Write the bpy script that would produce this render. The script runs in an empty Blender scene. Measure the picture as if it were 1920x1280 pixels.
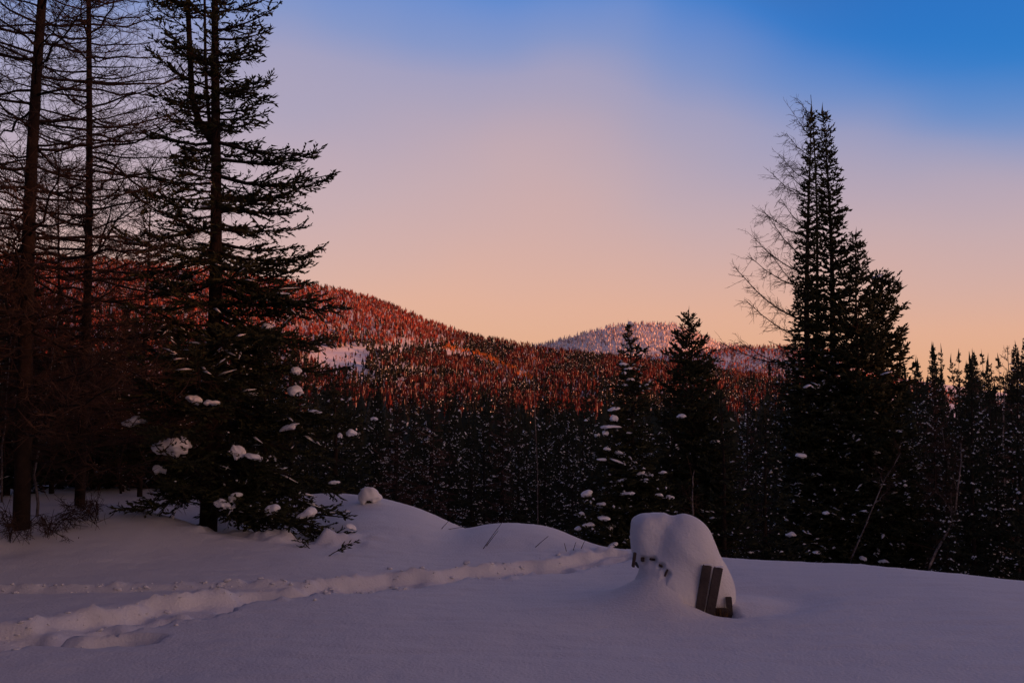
import bpy, math, random
import numpy as np

# ------------------------------------------------------------------ camera, sky, sun, exposure
scene = bpy.context.scene
COL = scene.collection
PITCH = math.radians(4.3)
EYE = np.array([0.0, 0.0, 1.7])
cam_data = bpy.data.cameras.new('camera')
cam_data.lens = 35.0
cam_data.sensor_width = 36.0
cam_data.clip_start = 0.05
cam_data.clip_end = 12000.0
cam = bpy.data.objects.new('camera', cam_data)
cam.location = EYE
cam.rotation_euler = (math.pi / 2 + PITCH, 0, 0)
COL.objects.link(cam)
scene.camera = cam

SUN_EL = math.radians(4.8)
SUN_AZ = math.radians(117.0)          # clockwise from +Y (straight ahead): behind and to the right
SUN_DIR = np.array([math.sin(SUN_AZ) * math.cos(SUN_EL), math.cos(SUN_AZ) * math.cos(SUN_EL), math.sin(SUN_EL)])
SKY_STRENGTH = 0.05
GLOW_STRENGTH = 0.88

world = bpy.data.worlds.new('World')
scene.world = world
world.use_nodes = True
nt = world.node_tree
nt.nodes.clear()
N = nt.nodes.new
L = nt.links.new


def wmath(op, a, b=None, c=None, clamp=False):
    n = N('ShaderNodeMath')
    n.operation = op
    n.use_clamp = clamp
    for i, v in enumerate((a, b, c)):
        if v is None:
            continue
        if isinstance(v, (int, float)):
            n.inputs[i].default_value = v
        else:
            L(v, n.inputs[i])
    return n.outputs[0]


sky = N('ShaderNodeTexSky')
sky.sky_type = 'NISHITA'
sky.sun_disc = False
sky.sun_elevation = SUN_EL
sky.sun_rotation = SUN_AZ
sky.air_density = 1.0
sky.dust_density = 1.5
sky.ozone_density = 2.0
bg1 = N('ShaderNodeBackground')
bg1.inputs['Strength'].default_value = SKY_STRENGTH
L(sky.outputs[0], bg1.inputs['Color'])

tc = N('ShaderNodeTexCoord')
nrm = N('ShaderNodeVectorMath')
nrm.operation = 'NORMALIZE'
L(tc.outputs['Generated'], nrm.inputs[0])
sep = N('ShaderNodeSeparateXYZ')
L(nrm.outputs[0], sep.inputs[0])
elev = wmath('MULTIPLY', wmath('ARCSINE', sep.outputs['Z']), 57.29578)
azim = wmath('MULTIPLY', wmath('ARCTAN2', sep.outputs['X'], sep.outputs['Y']), 57.29578)
# a thin veil of high haze covers the sky on the left; clear deep blue opens to the right
side = N('ShaderNodeMapRange')
side.interpolation_type = 'SMOOTHSTEP'
side.inputs['From Min'].default_value = 2.0
side.inputs['From Max'].default_value = 34.0
side.inputs['To Min'].default_value = 0.0
side.inputs['To Max'].default_value = 1.0
L(azim, side.inputs['Value'])
nz = N('ShaderNodeTexNoise')
nz.inputs['Scale'].default_value = 3.1
nz.inputs['Detail'].default_value = 2.0
nz.inputs['Roughness'].default_value = 0.45
mp = N('ShaderNodeMapping')
mp.inputs['Location'].default_value = (0.35, 0.0, 0.2)
mp.inputs['Scale'].default_value = (1.0, 1.0, 1.6)
L(nrm.outputs[0], mp.inputs[0])
L(mp.outputs[0], nz.inputs['Vector'])
wob = wmath('MULTIPLY', wmath('SUBTRACT', nz.outputs['Fac'], 0.5), 0.5)
stretch = wmath('ADD', wmath('MULTIPLY_ADD', side.outputs[0], 0.36, 1.0), wob)
# towards the set sun the afterglow climbs higher
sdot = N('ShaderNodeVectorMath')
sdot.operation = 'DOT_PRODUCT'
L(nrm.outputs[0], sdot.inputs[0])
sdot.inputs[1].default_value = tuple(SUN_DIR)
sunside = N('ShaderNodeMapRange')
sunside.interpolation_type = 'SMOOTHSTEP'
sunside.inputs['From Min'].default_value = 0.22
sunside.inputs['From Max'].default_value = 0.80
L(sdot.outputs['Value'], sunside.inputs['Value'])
e2 = wmath('MULTIPLY', elev, stretch)
# a soft pink bank of the veil standing over the far summit
da = wmath('DIVIDE', wmath('SUBTRACT', azim, 2.6), 6.5)
de = wmath('DIVIDE', wmath('SUBTRACT', elev, 16.0), 5.0)
lobe = wmath('EXPONENT', wmath('MULTIPLY', wmath('ADD', wmath('MULTIPLY', da, da), wmath('MULTIPLY', de, de)), -1.0))
e2 = wmath('SUBTRACT', e2, wmath('MULTIPLY', lobe, 3.3))
ramp = N('ShaderNodeValToRGB')
fac = wmath('DIVIDE', wmath('ADD', e2, 6.0), 96.0, clamp=True)
L(fac, ramp.inputs['Fac'])


def fill_ramp(r, stops):
    el = r.color_ramp.elements
    while len(el) > 1:
        el.remove(el[-1])
    for i, (d, c) in enumerate(stops):
        e = el[0] if i == 0 else el.new((d + 6) / 96.0)
        e.position = (d + 6) / 96.0
        e.color = (c[0], c[1], c[2], 1)


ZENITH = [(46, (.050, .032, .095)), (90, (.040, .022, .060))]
fill_ramp(ramp, [(-6, (.50, .24, .16)), (0, (.83, .39, .19)), (6, (.79, .40, .28)), (12, (.59, .385, .40)), (16, (.44, .350, .465)), (18, (.38, .335, .50)), (20, (.235, .29, .565)),
                 (22, (.15, .255, .61)), (23.8, (.05, .21, .63)), (26, (.05, .14, .42)), (32, (.05, .05, .15))] + ZENITH)
# a gap of clear, deep blue evening sky high on the right
gap = N('ShaderNodeMapRange')
gap.interpolation_type = 'SMOOTHSTEP'
gap.inputs['From Min'].default_value = 18.5
gap.inputs['From Max'].default_value = 26.5
ge = wmath('ADD', wmath('ADD', elev, wmath('MULTIPLY', azim, .30)), wmath('MULTIPLY', wob, 14.0))
L(ge, gap.inputs['Value'])
gap2 = N('ShaderNodeMapRange')
gap2.interpolation_type = 'SMOOTHSTEP'
gap2.inputs['From Min'].default_value = 95.0
gap2.inputs['From Max'].default_value = 45.0
gap2.inputs['To Min'].default_value = 0.0
gap2.inputs['To Max'].default_value = 1.0
L(azim, gap2.inputs['Value'])
gap3 = N('ShaderNodeMapRange')
gap3.interpolation_type = 'SMOOTHSTEP'
gap3.inputs['From Min'].default_value = 4.0
gap3.inputs['From Max'].default_value = 24.0
L(azim, gap3.inputs['Value'])
gapf = wmath('MULTIPLY', wmath('MULTIPLY', gap.outputs[0], gap2.outputs[0]), gap3.outputs[0])
ramp2 = N('ShaderNodeValToRGB')
L(wmath('DIVIDE', wmath('ADD', elev, 6.0), 96.0, clamp=True), ramp2.inputs['Fac'])
fill_ramp(ramp2, [(-6, (.10, .24, .5)), (12, (.10, .26, .58)), (18, (.0, .17, .58)), (24, (.0, .125, .52)), (30, (.02, .06, .22))] + ZENITH)
mixc = N('ShaderNodeMix')
mixc.data_type = 'RGBA'
L(gapf, mixc.inputs['Factor'])
L(ramp.outputs['Color'], mixc.inputs[6])
L(ramp2.outputs['Color'], mixc.inputs[7])
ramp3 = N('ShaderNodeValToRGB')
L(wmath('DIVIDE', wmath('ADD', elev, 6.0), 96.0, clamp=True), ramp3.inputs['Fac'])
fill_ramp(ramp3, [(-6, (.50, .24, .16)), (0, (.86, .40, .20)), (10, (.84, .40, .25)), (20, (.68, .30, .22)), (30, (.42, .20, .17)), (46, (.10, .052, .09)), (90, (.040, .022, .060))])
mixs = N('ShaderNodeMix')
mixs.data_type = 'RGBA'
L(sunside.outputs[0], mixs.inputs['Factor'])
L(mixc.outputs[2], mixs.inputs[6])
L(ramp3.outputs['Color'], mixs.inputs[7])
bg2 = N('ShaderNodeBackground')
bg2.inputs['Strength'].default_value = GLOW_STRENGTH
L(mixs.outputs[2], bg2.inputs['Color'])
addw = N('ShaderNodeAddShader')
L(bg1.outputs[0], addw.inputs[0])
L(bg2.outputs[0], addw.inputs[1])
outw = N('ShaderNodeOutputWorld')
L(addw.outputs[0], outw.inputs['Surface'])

sun_data = bpy.data.lights.new('sun', 'SUN')
sun_data.energy = 5.0
sun_data.angle = math.radians(0.6)
sun_data.color = (1.0, 0.33, 0.15)
sun = bpy.data.objects.new('sun', sun_data)
from mathutils import Vector
sun.rotation_euler = Vector(SUN_DIR).to_track_quat('Z', 'Y').to_euler()
sun.location = (40, -30, 30)
COL.objects.link(sun)

vs = scene.view_settings
vs.view_transform = 'Standard'
vs.look = 'None'
vs.exposure = 0.0
vs.gamma = 1.0
vs.use_curve_mapping = False
scene.cycles.max_bounces = 5
scene.cycles.diffuse_bounces = 3
scene.cycles.transparent_max_bounces = 4

# ------------------------------------------------------------------ helpers
FPX = 1920 * 35.0 / 36.0
cp, sp = math.cos(PITCH), math.sin(PITCH)


def at(px, py, depth):
    """point at forward distance depth seen at that place of the photograph"""
    a = (px - 960) / FPX
    b = (640 - py) / FPX
    d = np.array([a, cp - sp * b, sp + cp * b])
    return EYE + d * (depth / d[1])


def project(P):
    P = np.asarray(P, float) - EYE
    f = P[..., 1] * cp + P[..., 2] * sp
    u = -P[..., 1] * sp + P[..., 2] * cp
    return 960 + FPX * P[..., 0] / f, 640 - FPX * u / f


def smooth(a, b, x):
    t = np.clip((x - a) / (b - a), 0, 1)
    return t * t * (3 - 2 * t)


def vnoise(x, y, seed=0):
    xi = np.floor(x).astype(np.int64)
    yi = np.floor(y).astype(np.int64)
    xf = x - xi
    yf = y - yi

    def h(i, j):
        n = (i * 374761393 + j * 668265263 + seed * 1442695041) & 0x7fffffff
        n = ((n ^ (n >> 13)) * 1274126177) & 0x7fffffff
        n = (n ^ (n >> 16)) & 0xffff
        return n / 65535.0
    u = xf * xf * xf * (xf * (xf * 6 - 15) + 10)
    v = yf * yf * yf * (yf * (yf * 6 - 15) + 10)
    return (h(xi, yi) * (1 - u) + h(xi + 1, yi) * u) * (1 - v) + (h(xi, yi + 1) * (1 - u) + h(xi + 1, yi + 1) * u) * v


def fbm(x, y, oct=4, seed=0, gain=0.5):
    s = 0
    a = 1.0
    t = 0
    for o in range(oct):
        s = s + a * (vnoise(x * 2 ** o + 17.3 * o, y * 2 ** o - 9.1 * o, seed + o) - 0.5) * 2
        t += a
        a *= gain
    return s / t


def mat(name, col, rough=0.85, var=None, scale=4.0, island=False, bump=0.0, bump_scale=30.0, spec=0.2, coords='Object', sss=0.0):
    m = bpy.data.materials.new(name)
    m.use_nodes = True
    t = m.node_tree
    b = t.nodes['Principled BSDF']
    b.inputs['Roughness'].default_value = rough
    b.inputs['Specular IOR Level'].default_value = spec
    c = tuple(col) + (1,)
    if var is None:
        b.inputs['Base Color'].default_value = c
    else:
        r = t.nodes.new('ShaderNodeValToRGB')
        cols = [col] + list(var)
        e = r.color_ramp.elements
        while len(e) > 1:
            e.remove(e[-1])
        for i, cc in enumerate(cols):
            p = (0.0 if island else 0.28) + i / (len(cols) - 1) * (1.0 if island else 0.44)
            k = e[0] if i == 0 else e.new(p)
            k.position = p
            k.color = tuple(cc) + (1,)
        if island:
            g = t.nodes.new('ShaderNodeNewGeometry')
            t.links.new(g.outputs['Random Per Island'], r.inputs['Fac'])
        else:
            tcx = t.nodes.new('ShaderNodeTexCoord')
            nn = t.nodes.new('ShaderNodeTexNoise')
            nn.inputs['Scale'].default_value = scale
            nn.inputs['Detail'].default_value = 5
            t.links.new(tcx.outputs[coords], nn.inputs['Vector'])
            t.links.new(nn.outputs['Fac'], r.inputs['Fac'])
        t.links.new(r.outputs['Color'], b.inputs['Base Color'])
    if bump > 0:
        tcx = t.nodes.new('ShaderNodeTexCoord')
        nn = t.nodes.new('ShaderNodeTexNoise')
        nn.inputs['Scale'].default_value = bump_scale
        nn.inputs['Detail'].default_value = 6
        bp = t.nodes.new('ShaderNodeBump')
        bp.inputs['Strength'].default_value = bump
        bp.inputs['Distance'].default_value = 0.02
        t.links.new(tcx.outputs[coords], nn.inputs['Vector'])
        t.links.new(nn.outputs['Fac'], bp.inputs['Height'])
        t.links.new(bp.outputs['Normal'], b.inputs['Normal'])
    return m


M = {}
M['snow'] = mat('snow', (.74, .745, .78), .62, [(.79, .79, .81)], 0.7, bump=.45, bump_scale=38.0, spec=.25)
M['snow_clump'] = mat('snow_clump', (.86, .86, .88), .6, [(.90, .90, .91)], 3.0, bump=.2, bump_scale=25.0, spec=.25)
M['bark'] = mat('spruce_bark', (.015, .010, .008), .95, [(.032, .020, .016)], 9.0, bump=1.0, bump_scale=22)
M['larch_bark'] = mat('larch_bark', (.016, .010, .008), .95, [(.034, .021, .016)], 8.0, bump=1.0, bump_scale=20)
M['twig'] = mat('larch_twig', (.038, .021, .015), .9, [(.075, .042, .029)], island=True)
M['needle'] = mat('spruce_needle', (.016, .019, .008), .8, [(.030, .032, .012), (.050, .048, .018)], island=True)
M['needle_dark'] = mat('forest_needle', (.012, .016, .010), .85, [(.022, .027, .015), (.036, .038, .020)], island=True)
M['brown_twig'] = mat('brown_twig', (.060, .030, .022), .9, [(.105, .055, .040)], island=True)
M['birch'] = mat('birch_bark', (.05, .04, .036), .8, [(.16, .13, .12), (.32, .28, .26)], 16.0, bump=.4, bump_scale=18)
M['wood'] = mat('weathered_wood', (.040, .031, .029), .85, [(.085, .068, .064)], 6.0, bump=.5, bump_scale=40)
M['straw'] = mat('dry_straw', (.10, .055, .025), .9, [(.22, .13, .06)], island=True)
M['stem'] = mat('dry_stem', (.05, .035, .03), .9)


class G:
    """collects vertices, triangles and quads for one mesh"""

    def __init__(s):
        s.V, s.T, s.Q, s.n = [], [], [], 0

    def add(s, v, t=None, q=None):
        v = np.asarray(v, float).reshape(-1, 3)
        if t is not None and len(t):
            s.T.append(np.asarray(t, np.int64).reshape(-1, 3) + s.n)
        if q is not None and len(q):
            s.Q.append(np.asarray(q, np.int64).reshape(-1, 4) + s.n)
        s.V.append(v)
        s.n += len(v)

    def mesh(s, name, smooth_=True):
        V = np.concatenate(s.V)
        T = np.concatenate(s.T) if s.T else np.zeros((0, 3), np.int64)
        Q = np.concatenate(s.Q) if s.Q else np.zeros((0, 4), np.int64)
        me = bpy.data.meshes.new(name)
        me.vertices.add(len(V))
        me.vertices.foreach_set('co', V.astype(np.float32).ravel())
        li = np.concatenate([T.ravel(), Q.ravel()]).astype(np.int32)
        me.loops.add(len(li))
        me.loops.foreach_set('vertex_index', li)
        tot = np.concatenate([np.full(len(T), 3), np.full(len(Q), 4)]).astype(np.int32)
        st = np.concatenate([[0], np.cumsum(tot)[:-1]]).astype(np.int32)
        me.polygons.add(len(tot))
        me.polygons.foreach_set('loop_start', st)
        me.polygons.foreach_set('loop_total', tot)
        me.polygons.foreach_set('use_smooth', np.full(len(tot), smooth_, dtype=bool))
        me.update(calc_edges=True)
        return me

    def build(s, name, material, parent=None, smooth_=True):
        if not s.n:
            return None
        me = s.mesh(name, smooth_)
        me.materials.append(material)
        return link(name, me, parent)


def link(name, me, parent=None):
    o = bpy.data.objects.new(name, me)
    COL.objects.link(o)
    if parent is not None:
        o.parent = parent
    return o


def tag(o, label=None, cat=None, group=None, kind=None):
    if label:
        o['label'] = label
    if cat:
        o['category'] = cat
    if group:
        o['group'] = group
    if kind:
        o['kind'] = kind
    return o


def thing(name, label, cat, loc=(0, 0, 0), rz=0.0, group=None):
    o = bpy.data.objects.new(name, None)
    o.empty_display_size = 0.2
    COL.objects.link(o)
    o.location = tuple(float(v) for v in loc)
    o.rotation_euler = (0, 0, rz)
    return tag(o, label, cat, group)


def copy_tree(src, label=None, group=None):
    c = src.copy()
    COL.objects.link(c)
    for ch in src.children:
        d = ch.copy()
        COL.objects.link(d)
        d.parent = c
        for g in ch.children:
            e = g.copy()
            COL.objects.link(e)
            e.parent = d
    if label:
        c['label'] = label
    if group:
        c['group'] = group
    return c


def unit(v):
    return v / (np.linalg.norm(v, axis=-1, keepdims=True) + 1e-12)


def frames(d):
    ref = np.zeros_like(d)
    ref[..., 2] = 1.0
    par = np.abs(d[..., 2]) > 0.95
    ref[par] = (1, 0, 0)
    a = unit(np.cross(d, ref))
    return a, np.cross(d, a)


def prisms(g, p0, p1, r0, r1, k=3):
    p0 = np.asarray(p0, float).reshape(-1, 3)
    p1 = np.asarray(p1, float).reshape(-1, 3)
    n = len(p0)
    if not n:
        return
    r0 = np.broadcast_to(r0, n)
    r1 = np.broadcast_to(r1, n)
    a, b = frames(unit(p1 - p0))
    V = np.zeros((n, 2 * k, 3))
    for i in range(k):
        t = 2 * math.pi * i / k
        o = a * math.cos(t) + b * math.sin(t)
        V[:, i] = p0 + o * r0[:, None]
        V[:, k + i] = p1 + o * r1[:, None]
    q = np.array([[i, (i + 1) % k, k + (i + 1) % k, k + i] for i in range(k)])
    g.add(V, q=(q[None] + (np.arange(n) * 2 * k)[:, None, None]))


def spindles(g, p0, p1, r, mid=0.4):
    p0 = np.asarray(p0, float).reshape(-1, 3)
    p1 = np.asarray(p1, float).reshape(-1, 3)
    n = len(p0)
    if not n:
        return
    r = np.broadcast_to(r, n)
    a, b = frames(unit(p1 - p0))
    th = (np.arange(n) * 2.399963)[:, None]            # each one turned about its axis, so no two face alike
    u, v = a * np.cos(th) + b * np.sin(th), b * np.cos(th) - a * np.sin(th)
    c = p0 + (p1 - p0) * mid
    r = r[:, None] * 1.12
    V = np.stack([p0, c + u * r + v * r * .55, c - u * r + v * r * .55, p1 - v * r * .25], 1)
    t = np.array([[0, 1, 2], [0, 3, 1], [0, 2, 3], [1, 3, 2]])
    g.add(V, t=(t[None] + (np.arange(n) * 4)[:, None, None]))


def tube(g, pts, rad, k=8, cap=True):
    pts = np.asarray(pts, float)
    n = len(pts)
    d = unit(np.gradient(pts, axis=0))
    a, b = frames(d)
    V = np.zeros((n, k, 3))
    for i in range(k):
        t = 2 * math.pi * i / k
        V[:, i] = pts + (a * math.cos(t) + b * math.sin(t)) * np.asarray(rad, float)[:, None]
    q = [[r * k + i, r * k + (i + 1) % k, (r + 1) * k + (i + 1) % k, (r + 1) * k + i] for r in range(n - 1) for i in range(k)]
    t = []
    V = V.reshape(-1, 3)
    if cap:
        V = np.concatenate([V, pts[:1], pts[-1:]])
        m = n * k
        t = [[m, (i + 1) % k, i] for i in range(k)] + [[m + 1, (n - 1) * k + i, (n - 1) * k + (i + 1) % k] for i in range(k)]
    g.add(V, t=t, q=q)


OCT_V = np.array([[1, 0, 0], [.31, .95, 0], [-.81, .59, 0], [-.81, -.59, 0], [.31, -.95, 0], [0, 0, 1], [0, 0, -.6]], float)
OCT_T = np.array([[i, (i + 1) % 5, 5] for i in range(5)] + [[(i + 1) % 5, i, 6] for i in range(5)])


def flecks(g, c, sx, sz, rng):
    c = np.asarray(c, float).reshape(-1, 3)
    n = len(c)
    if not n:
        return
    sx = np.broadcast_to(sx, n)
    sz = np.broadcast_to(sz, n)
    th = rng.random(n) * 6.28
    V = np.repeat(OCT_V[None], n, 0) * (0.7 + 0.6 * rng.random((n, 7, 1)))
    x = V[..., 0] * sx[:, None] * 1.25
    y = V[..., 1] * sx[:, None] * 0.8
    W = np.stack([x * np.cos(th)[:, None] - y * np.sin(th)[:, None], x * np.sin(th)[:, None] + y * np.cos(th)[:, None], V[..., 2] * sz[:, None]], -1)
    g.add(W + c[:, None, :], t=OCT_T[None] + (np.arange(n) * 7)[:, None, None])


def icosphere(sub):
    p = (1 + 5 ** .5) / 2
    V = [(-1, p, 0), (1, p, 0), (-1, -p, 0), (1, -p, 0), (0, -1, p), (0, 1, p), (0, -1, -p), (0, 1, -p), (p, 0, -1), (p, 0, 1), (-p, 0, -1), (-p, 0, 1)]
    F = [(0, 11, 5), (0, 5, 1), (0, 1, 7), (0, 7, 10), (0, 10, 11), (1, 5, 9), (5, 11, 4), (11, 10, 2), (10, 7, 6), (7, 1, 8), (3, 9, 4), (3, 4, 2), (3, 2, 6),
         (3, 6, 8), (3, 8, 9), (4, 9, 5), (2, 4, 11), (6, 2, 10), (8, 6, 7), (9, 8, 1)]
    V = [np.array(v, float) / np.linalg.norm(v) for v in V]
    for _ in range(sub):
        mid = {}
        nf = []

        def m(a, b):
            k = (min(a, b), max(a, b))
            if k not in mid:
                w = V[a] + V[b]
                V.append(w / np.linalg.norm(w))
                mid[k] = len(V) - 1
            return mid[k]
        for a, b, c in F:
            x, y, z = m(a, b), m(b, c), m(c, a)
            nf += [(a, x, z), (b, y, x), (c, z, y), (x, y, z)]
        F = nf
    return np.array(V), np.array(F)


ICO2 = icosphere(2)
ICO3 = icosphere(3)


def clump(g, c, s, rng, ico=ICO2, rough=0.25):
    """a lump of settled snow: a few merged pillows, domed above, ragged below"""
    V, F = ico
    o = rng.random(3) * 50
    acc = 0
    for k in range(5):
        cc = rng.normal(size=3) * [.42, .42, .16]
        cc *= min(1, .5 / (np.linalg.norm(cc) + 1e-6))
        rr = np.array([rng.uniform(.5, .85), rng.uniform(.5, .8), rng.uniform(.5, .95)])
        A = ((V / rr) ** 2).sum(1)
        B = -2 * ((V * cc) / rr ** 2).sum(1)
        C = ((cc / rr) ** 2).sum() - 1
        if C > 0:
            continue
        e = (-B + np.sqrt(np.maximum(B * B - 4 * A * C, 0))) / (2 * A)
        acc = acc + np.clip(e, .05, 2) ** 9
    acc = np.maximum(acc, .4 ** 9)
    n = fbm(V[:, 0] * 2.2 + o[0] + V[:, 2], V[:, 1] * 2.2 + o[1] - V[:, 2], 3, 5)
    W = V * (acc ** (1 / 9.0) * (1 + rough * .35 * n))[:, None]
    W[:, 2] = np.where(W[:, 2] < 0, W[:, 2] * (0.40 + .9 * np.clip(n, -.3, 1)), W[:, 2])
    W = W * np.asarray(s) * 1.12
    t = rng.normal() * .22
    W = np.stack([W[:, 0] * math.cos(t) + W[:, 2] * math.sin(t), W[:, 1], -W[:, 0] * math.sin(t) + W[:, 2] * math.cos(t)], -1)
    g.add(W + np.asarray(c), t=F)


# ------------------------------------------------------------------ the snow field (one sheet out to the hills)
TRAIL = np.array([at(px, py, 1)[:3] for px, py in [(-260, 1232), (-60, 1200), (130, 1174), (290, 1149), (430, 1122), (600, 1103), (760, 1086), (900, 1074), (1050, 1060), (1150, 1048)]])
TRAIL = EYE[:2] + (TRAIL[:, :2] - EYE[:2]) * (1.7 / (1.7 - TRAIL[:, 2:3]))
TRACK = np.array([at(px, py, 1)[:3] for px, py in [(-260, 1104), (0, 1103), (250, 1101), (450, 1099), (600, 1096), (720, 1088)]])
TRACK = EYE[:2] + (TRACK[:, :2] - EYE[:2]) * (1.7 / (1.7 - TRACK[:, 2:3]))
PILE = np.array([1.50, 9.15])


def poly_dist(x, y, P):
    best = np.full(np.shape(x), 1e9)
    sgn = np.zeros(np.shape(x))
    along = np.zeros(np.shape(x))
    s0 = 0.0
    for a, b in zip(P[:-1], P[1:]):
        d = b - a
        ln = np.hypot(*d)
        t = np.clip(((x - a[0]) * d[0] + (y - a[1]) * d[1]) / ln ** 2, 0, 1)
        ex = x - (a[0] + d[0] * t)
        ey = y - (a[1] + d[1] * t)
        dist = np.hypot(ex, ey)
        m = dist < best
        best = np.where(m, dist, best)
        sgn = np.where(m, np.sign(d[0] * ey - d[1] * ex), sgn)
        along = np.where(m, s0 + t * ln, along)
        s0 += ln
    return best * sgn, along       # positive = far side of the path


EDGE_X = [-60, -20, -12, -5, -2, 0, 1.5, 2.6, 5.4, 10, 20, 60]
EDGE_Y = [34, 26, 23, 20, 17.2, 15.2, 13.4, 12.2, 10.5, 8.2, 4, -6]


def base_ground(x, y):
    d = y - np.interp(x, EDGE_X, EDGE_Y)
    soft = 0.9
    s = soft * np.logaddexp(0, (d - 0.6) / soft)
    z = -0.30 * np.minimum(s, 7.0) - 0.085 * np.clip(s - 7.0, 0, 95) - 0.02 * np.clip(s - 102, 0, 150)
    z = z + 0.25 * fbm(x * .12, y * .12, 3, 3) * smooth(2, 12, d) + 1.2 * fbm(x * .02, y * .02, 2, 8) * smooth(60, 200, d)
    return z


def ground(x, y, fine=True):
    x = np.asarray(x, float)
    y = np.asarray(y, float)
    z = base_ground(x, y)
    z = z + 0.05 * fbm(x * .22, y * .22, 3, 21) + 0.012 * fbm(x * 1.1, y * 1.1, 3, 22)
    # bank on the left, its crest running down to the right
    cy = np.interp(x, [-14, -6.7, -5.7, -3.8, -2.0, -1.0], [13.2, 13.2, 14.2, 13.0, 11.6, 11.1])
    cz = np.interp(x, [-14, -8, -6.7, -5.7, -4.6, -3.8, -2.8, -2.0, -1.0], [.28, .30, .32, .45, .34, .2, .10, .04, 0])
    foot = np.interp(x, [-14, -6, -3, -1], [9.9, 10.1, 10.2, 10.8])
    up = smooth(0, 1, (y - foot) / (cy - foot))
    back = smooth(0, 1.1, y - cy)
    z = z + cz * up * (1 - .75 * back)
    # plateau under the trees and the two rounded mounds
    z = z + 0.20 * smooth(14.4, 16.6, y) * (1 - smooth(-2.6, -.6, x)) * smooth(-30, -12, x)
    def bump(cx, cy_, sx, sy, h, p=2.0):
        return h * np.exp(-(np.abs((x - cx) / sx) ** p + np.abs((y - cy_) / sy) ** p))
    z = z + bump(-1.85, 15.0, .95, 1.9, .29, 2.6) + bump(.12, 14.0, .85, 1.3, .235, 2.8) + bump(-3.0, 17.6, 1.1, 1.6, .2)
    z = z + np.interp(x, [1, 2.5, 4, 6, 12], [0, .09, .15, .09, .05]) * smooth(7, 11, y) - bump(-.78, 14.6, .32, 1.6, .04) - bump(-3.1, 13.6, .8, .5, .10)
    z = z + bump(-6.1, 11.7, .55, .28, -.07) + bump(-6.35, 12.05, .5, .3, .05)
    # drift that the wind laid against the buried bench, and the shallow scoop beyond it
    px, py = PILE
    rd = np.sqrt(((x - px + .12) / .62) ** 2 + ((y - py + .02) / .55) ** 2 + .02)
    z = z + .50 * np.exp(-rd / .55) * smooth(.50, -.25, x - px)
    rr = np.hypot((x - px - .45) / 1.15, (y - py - .1) / .95)
    z = z - .05 * np.exp(-((rr - .55) / .22) ** 2) * smooth(-.1, .3, x - px)
    if fine:
        pit = smooth(.24, .19, np.abs(x - (px + .225))) * smooth(.145, .12, np.abs(y - 8.885))
        z = z - .16 * pit
        # the trodden trail: a trench with lumpy walls and thrown-up crumbs
        wx = x + .10 * fbm(x * 1.3, y * 1.3, 3, 31) + .05 * fbm(x * 5, y * 5, 2, 32)
        wy = y + .12 * fbm(x * 1.3, y * 1.3, 3, 33) + .05 * fbm(x * 5, y * 5, 2, 34)
        d, al = poly_dist(wx, wy, TRAIL)
        w = .40 + .05 * np.sin(al * 3.1) + .05 * np.sin(al * 7.7 + 1)
        w = w * np.interp(al, [0, 4, 9, 14], [1.25, 1.15, .95, .85])
        endf = 1 - smooth(13.0, 14.4, al)
        u = d / w
        trench = smooth(1.0, .72, np.abs(u))
        # near wall cut steep, floor climbing towards the far wall
        z = z - endf * trench * (.21 - .09 * smooth(-.3, .8, u) + .07 * fbm(x * 3.2, y * 3.2, 4, 41))
        rs = np.random.default_rng(3)
        for k in range(44):
            sa = .25 + k * .315 + rs.normal() * .05
            off = (.16 if k % 2 else -.14) + rs.normal() * .05
            rx_, ry_ = rs.uniform(.11, .19), rs.uniform(.07, .12)
            z = z - endf * rs.uniform(.06, .12) * smooth(1.0, .35, np.hypot((al - sa) / rx_, (d - off) / ry_))
            z = z + endf * rs.uniform(.02, .05) * np.exp(-(((al - sa - rx_ * 1.2) / .08) ** 2 + ((d - off) / .12) ** 2))
        rim = np.exp(-((np.abs(u) - 1.06) / .13) ** 2)
        crumb = np.clip(fbm(x * 9, y * 9, 3, 51) - .12, 0, 1)
        z = z + endf * rim * crumb * np.where(d > 0, .09, .06)
        z = z + endf * np.exp(-((u - 1.25) / .35) ** 2) * np.clip(fbm(x * 2.2, y * 2.2, 2, 52), 0, 1) * .025
        # deep steps broken out of the near wall at the lower left
        for fx, fy, r_, h_ in [(228, 1196, .24, .16), (160, 1203, .18, .10), (105, 1200, .16, .08)]:
            q = at(fx, fy, 1)
            k = 1.7 / (1.7 - q[2])
            ex = (wx - q[0] * k)
            ey = (wy - q[1] * k)
            z = z - h_ * smooth(1.0, .5, np.hypot(ex / (r_ * 1.5), ey / r_))
        # thin old track along the foot of the bank
        d, al = poly_dist(x + .05 * fbm(x * 3, y * 3, 2, 61), y + .06 * fbm(x * 2, y * 2, 2, 62), TRACK)
        z = z - .055 * smooth(.22, .06, np.abs(d + .05)) + .07 * np.exp(-((d - .16) / .08) ** 2) * np.clip(fbm(x * 6, y * 6, 3, 63) + .1, 0, 1)
        # churned snow where the trail leaves between the mounds
        q = np.exp(-(((x - 1.25) / .75) ** 2 + ((y - 12.4) / .7) ** 2))
        z = z + q * (.10 * np.abs(fbm(x * 3.6, y * 3.6, 4, 71)) + .03)
        # chunks fallen off the spruce boughs
        q = np.exp(-(((x + 3.0) / 1.0) ** 2 + ((y - 13.1) / .42) ** 2))
        z = z + q * np.clip(fbm(x * 3.4, y * 3.4, 3, 75) + .12, 0, 1) * .30
        z = z + .010 * fbm(x * 2.2 + y, y * 7, 3, 81) + .004 * fbm(x * 14, y * 14, 2, 83)
    return z


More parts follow.
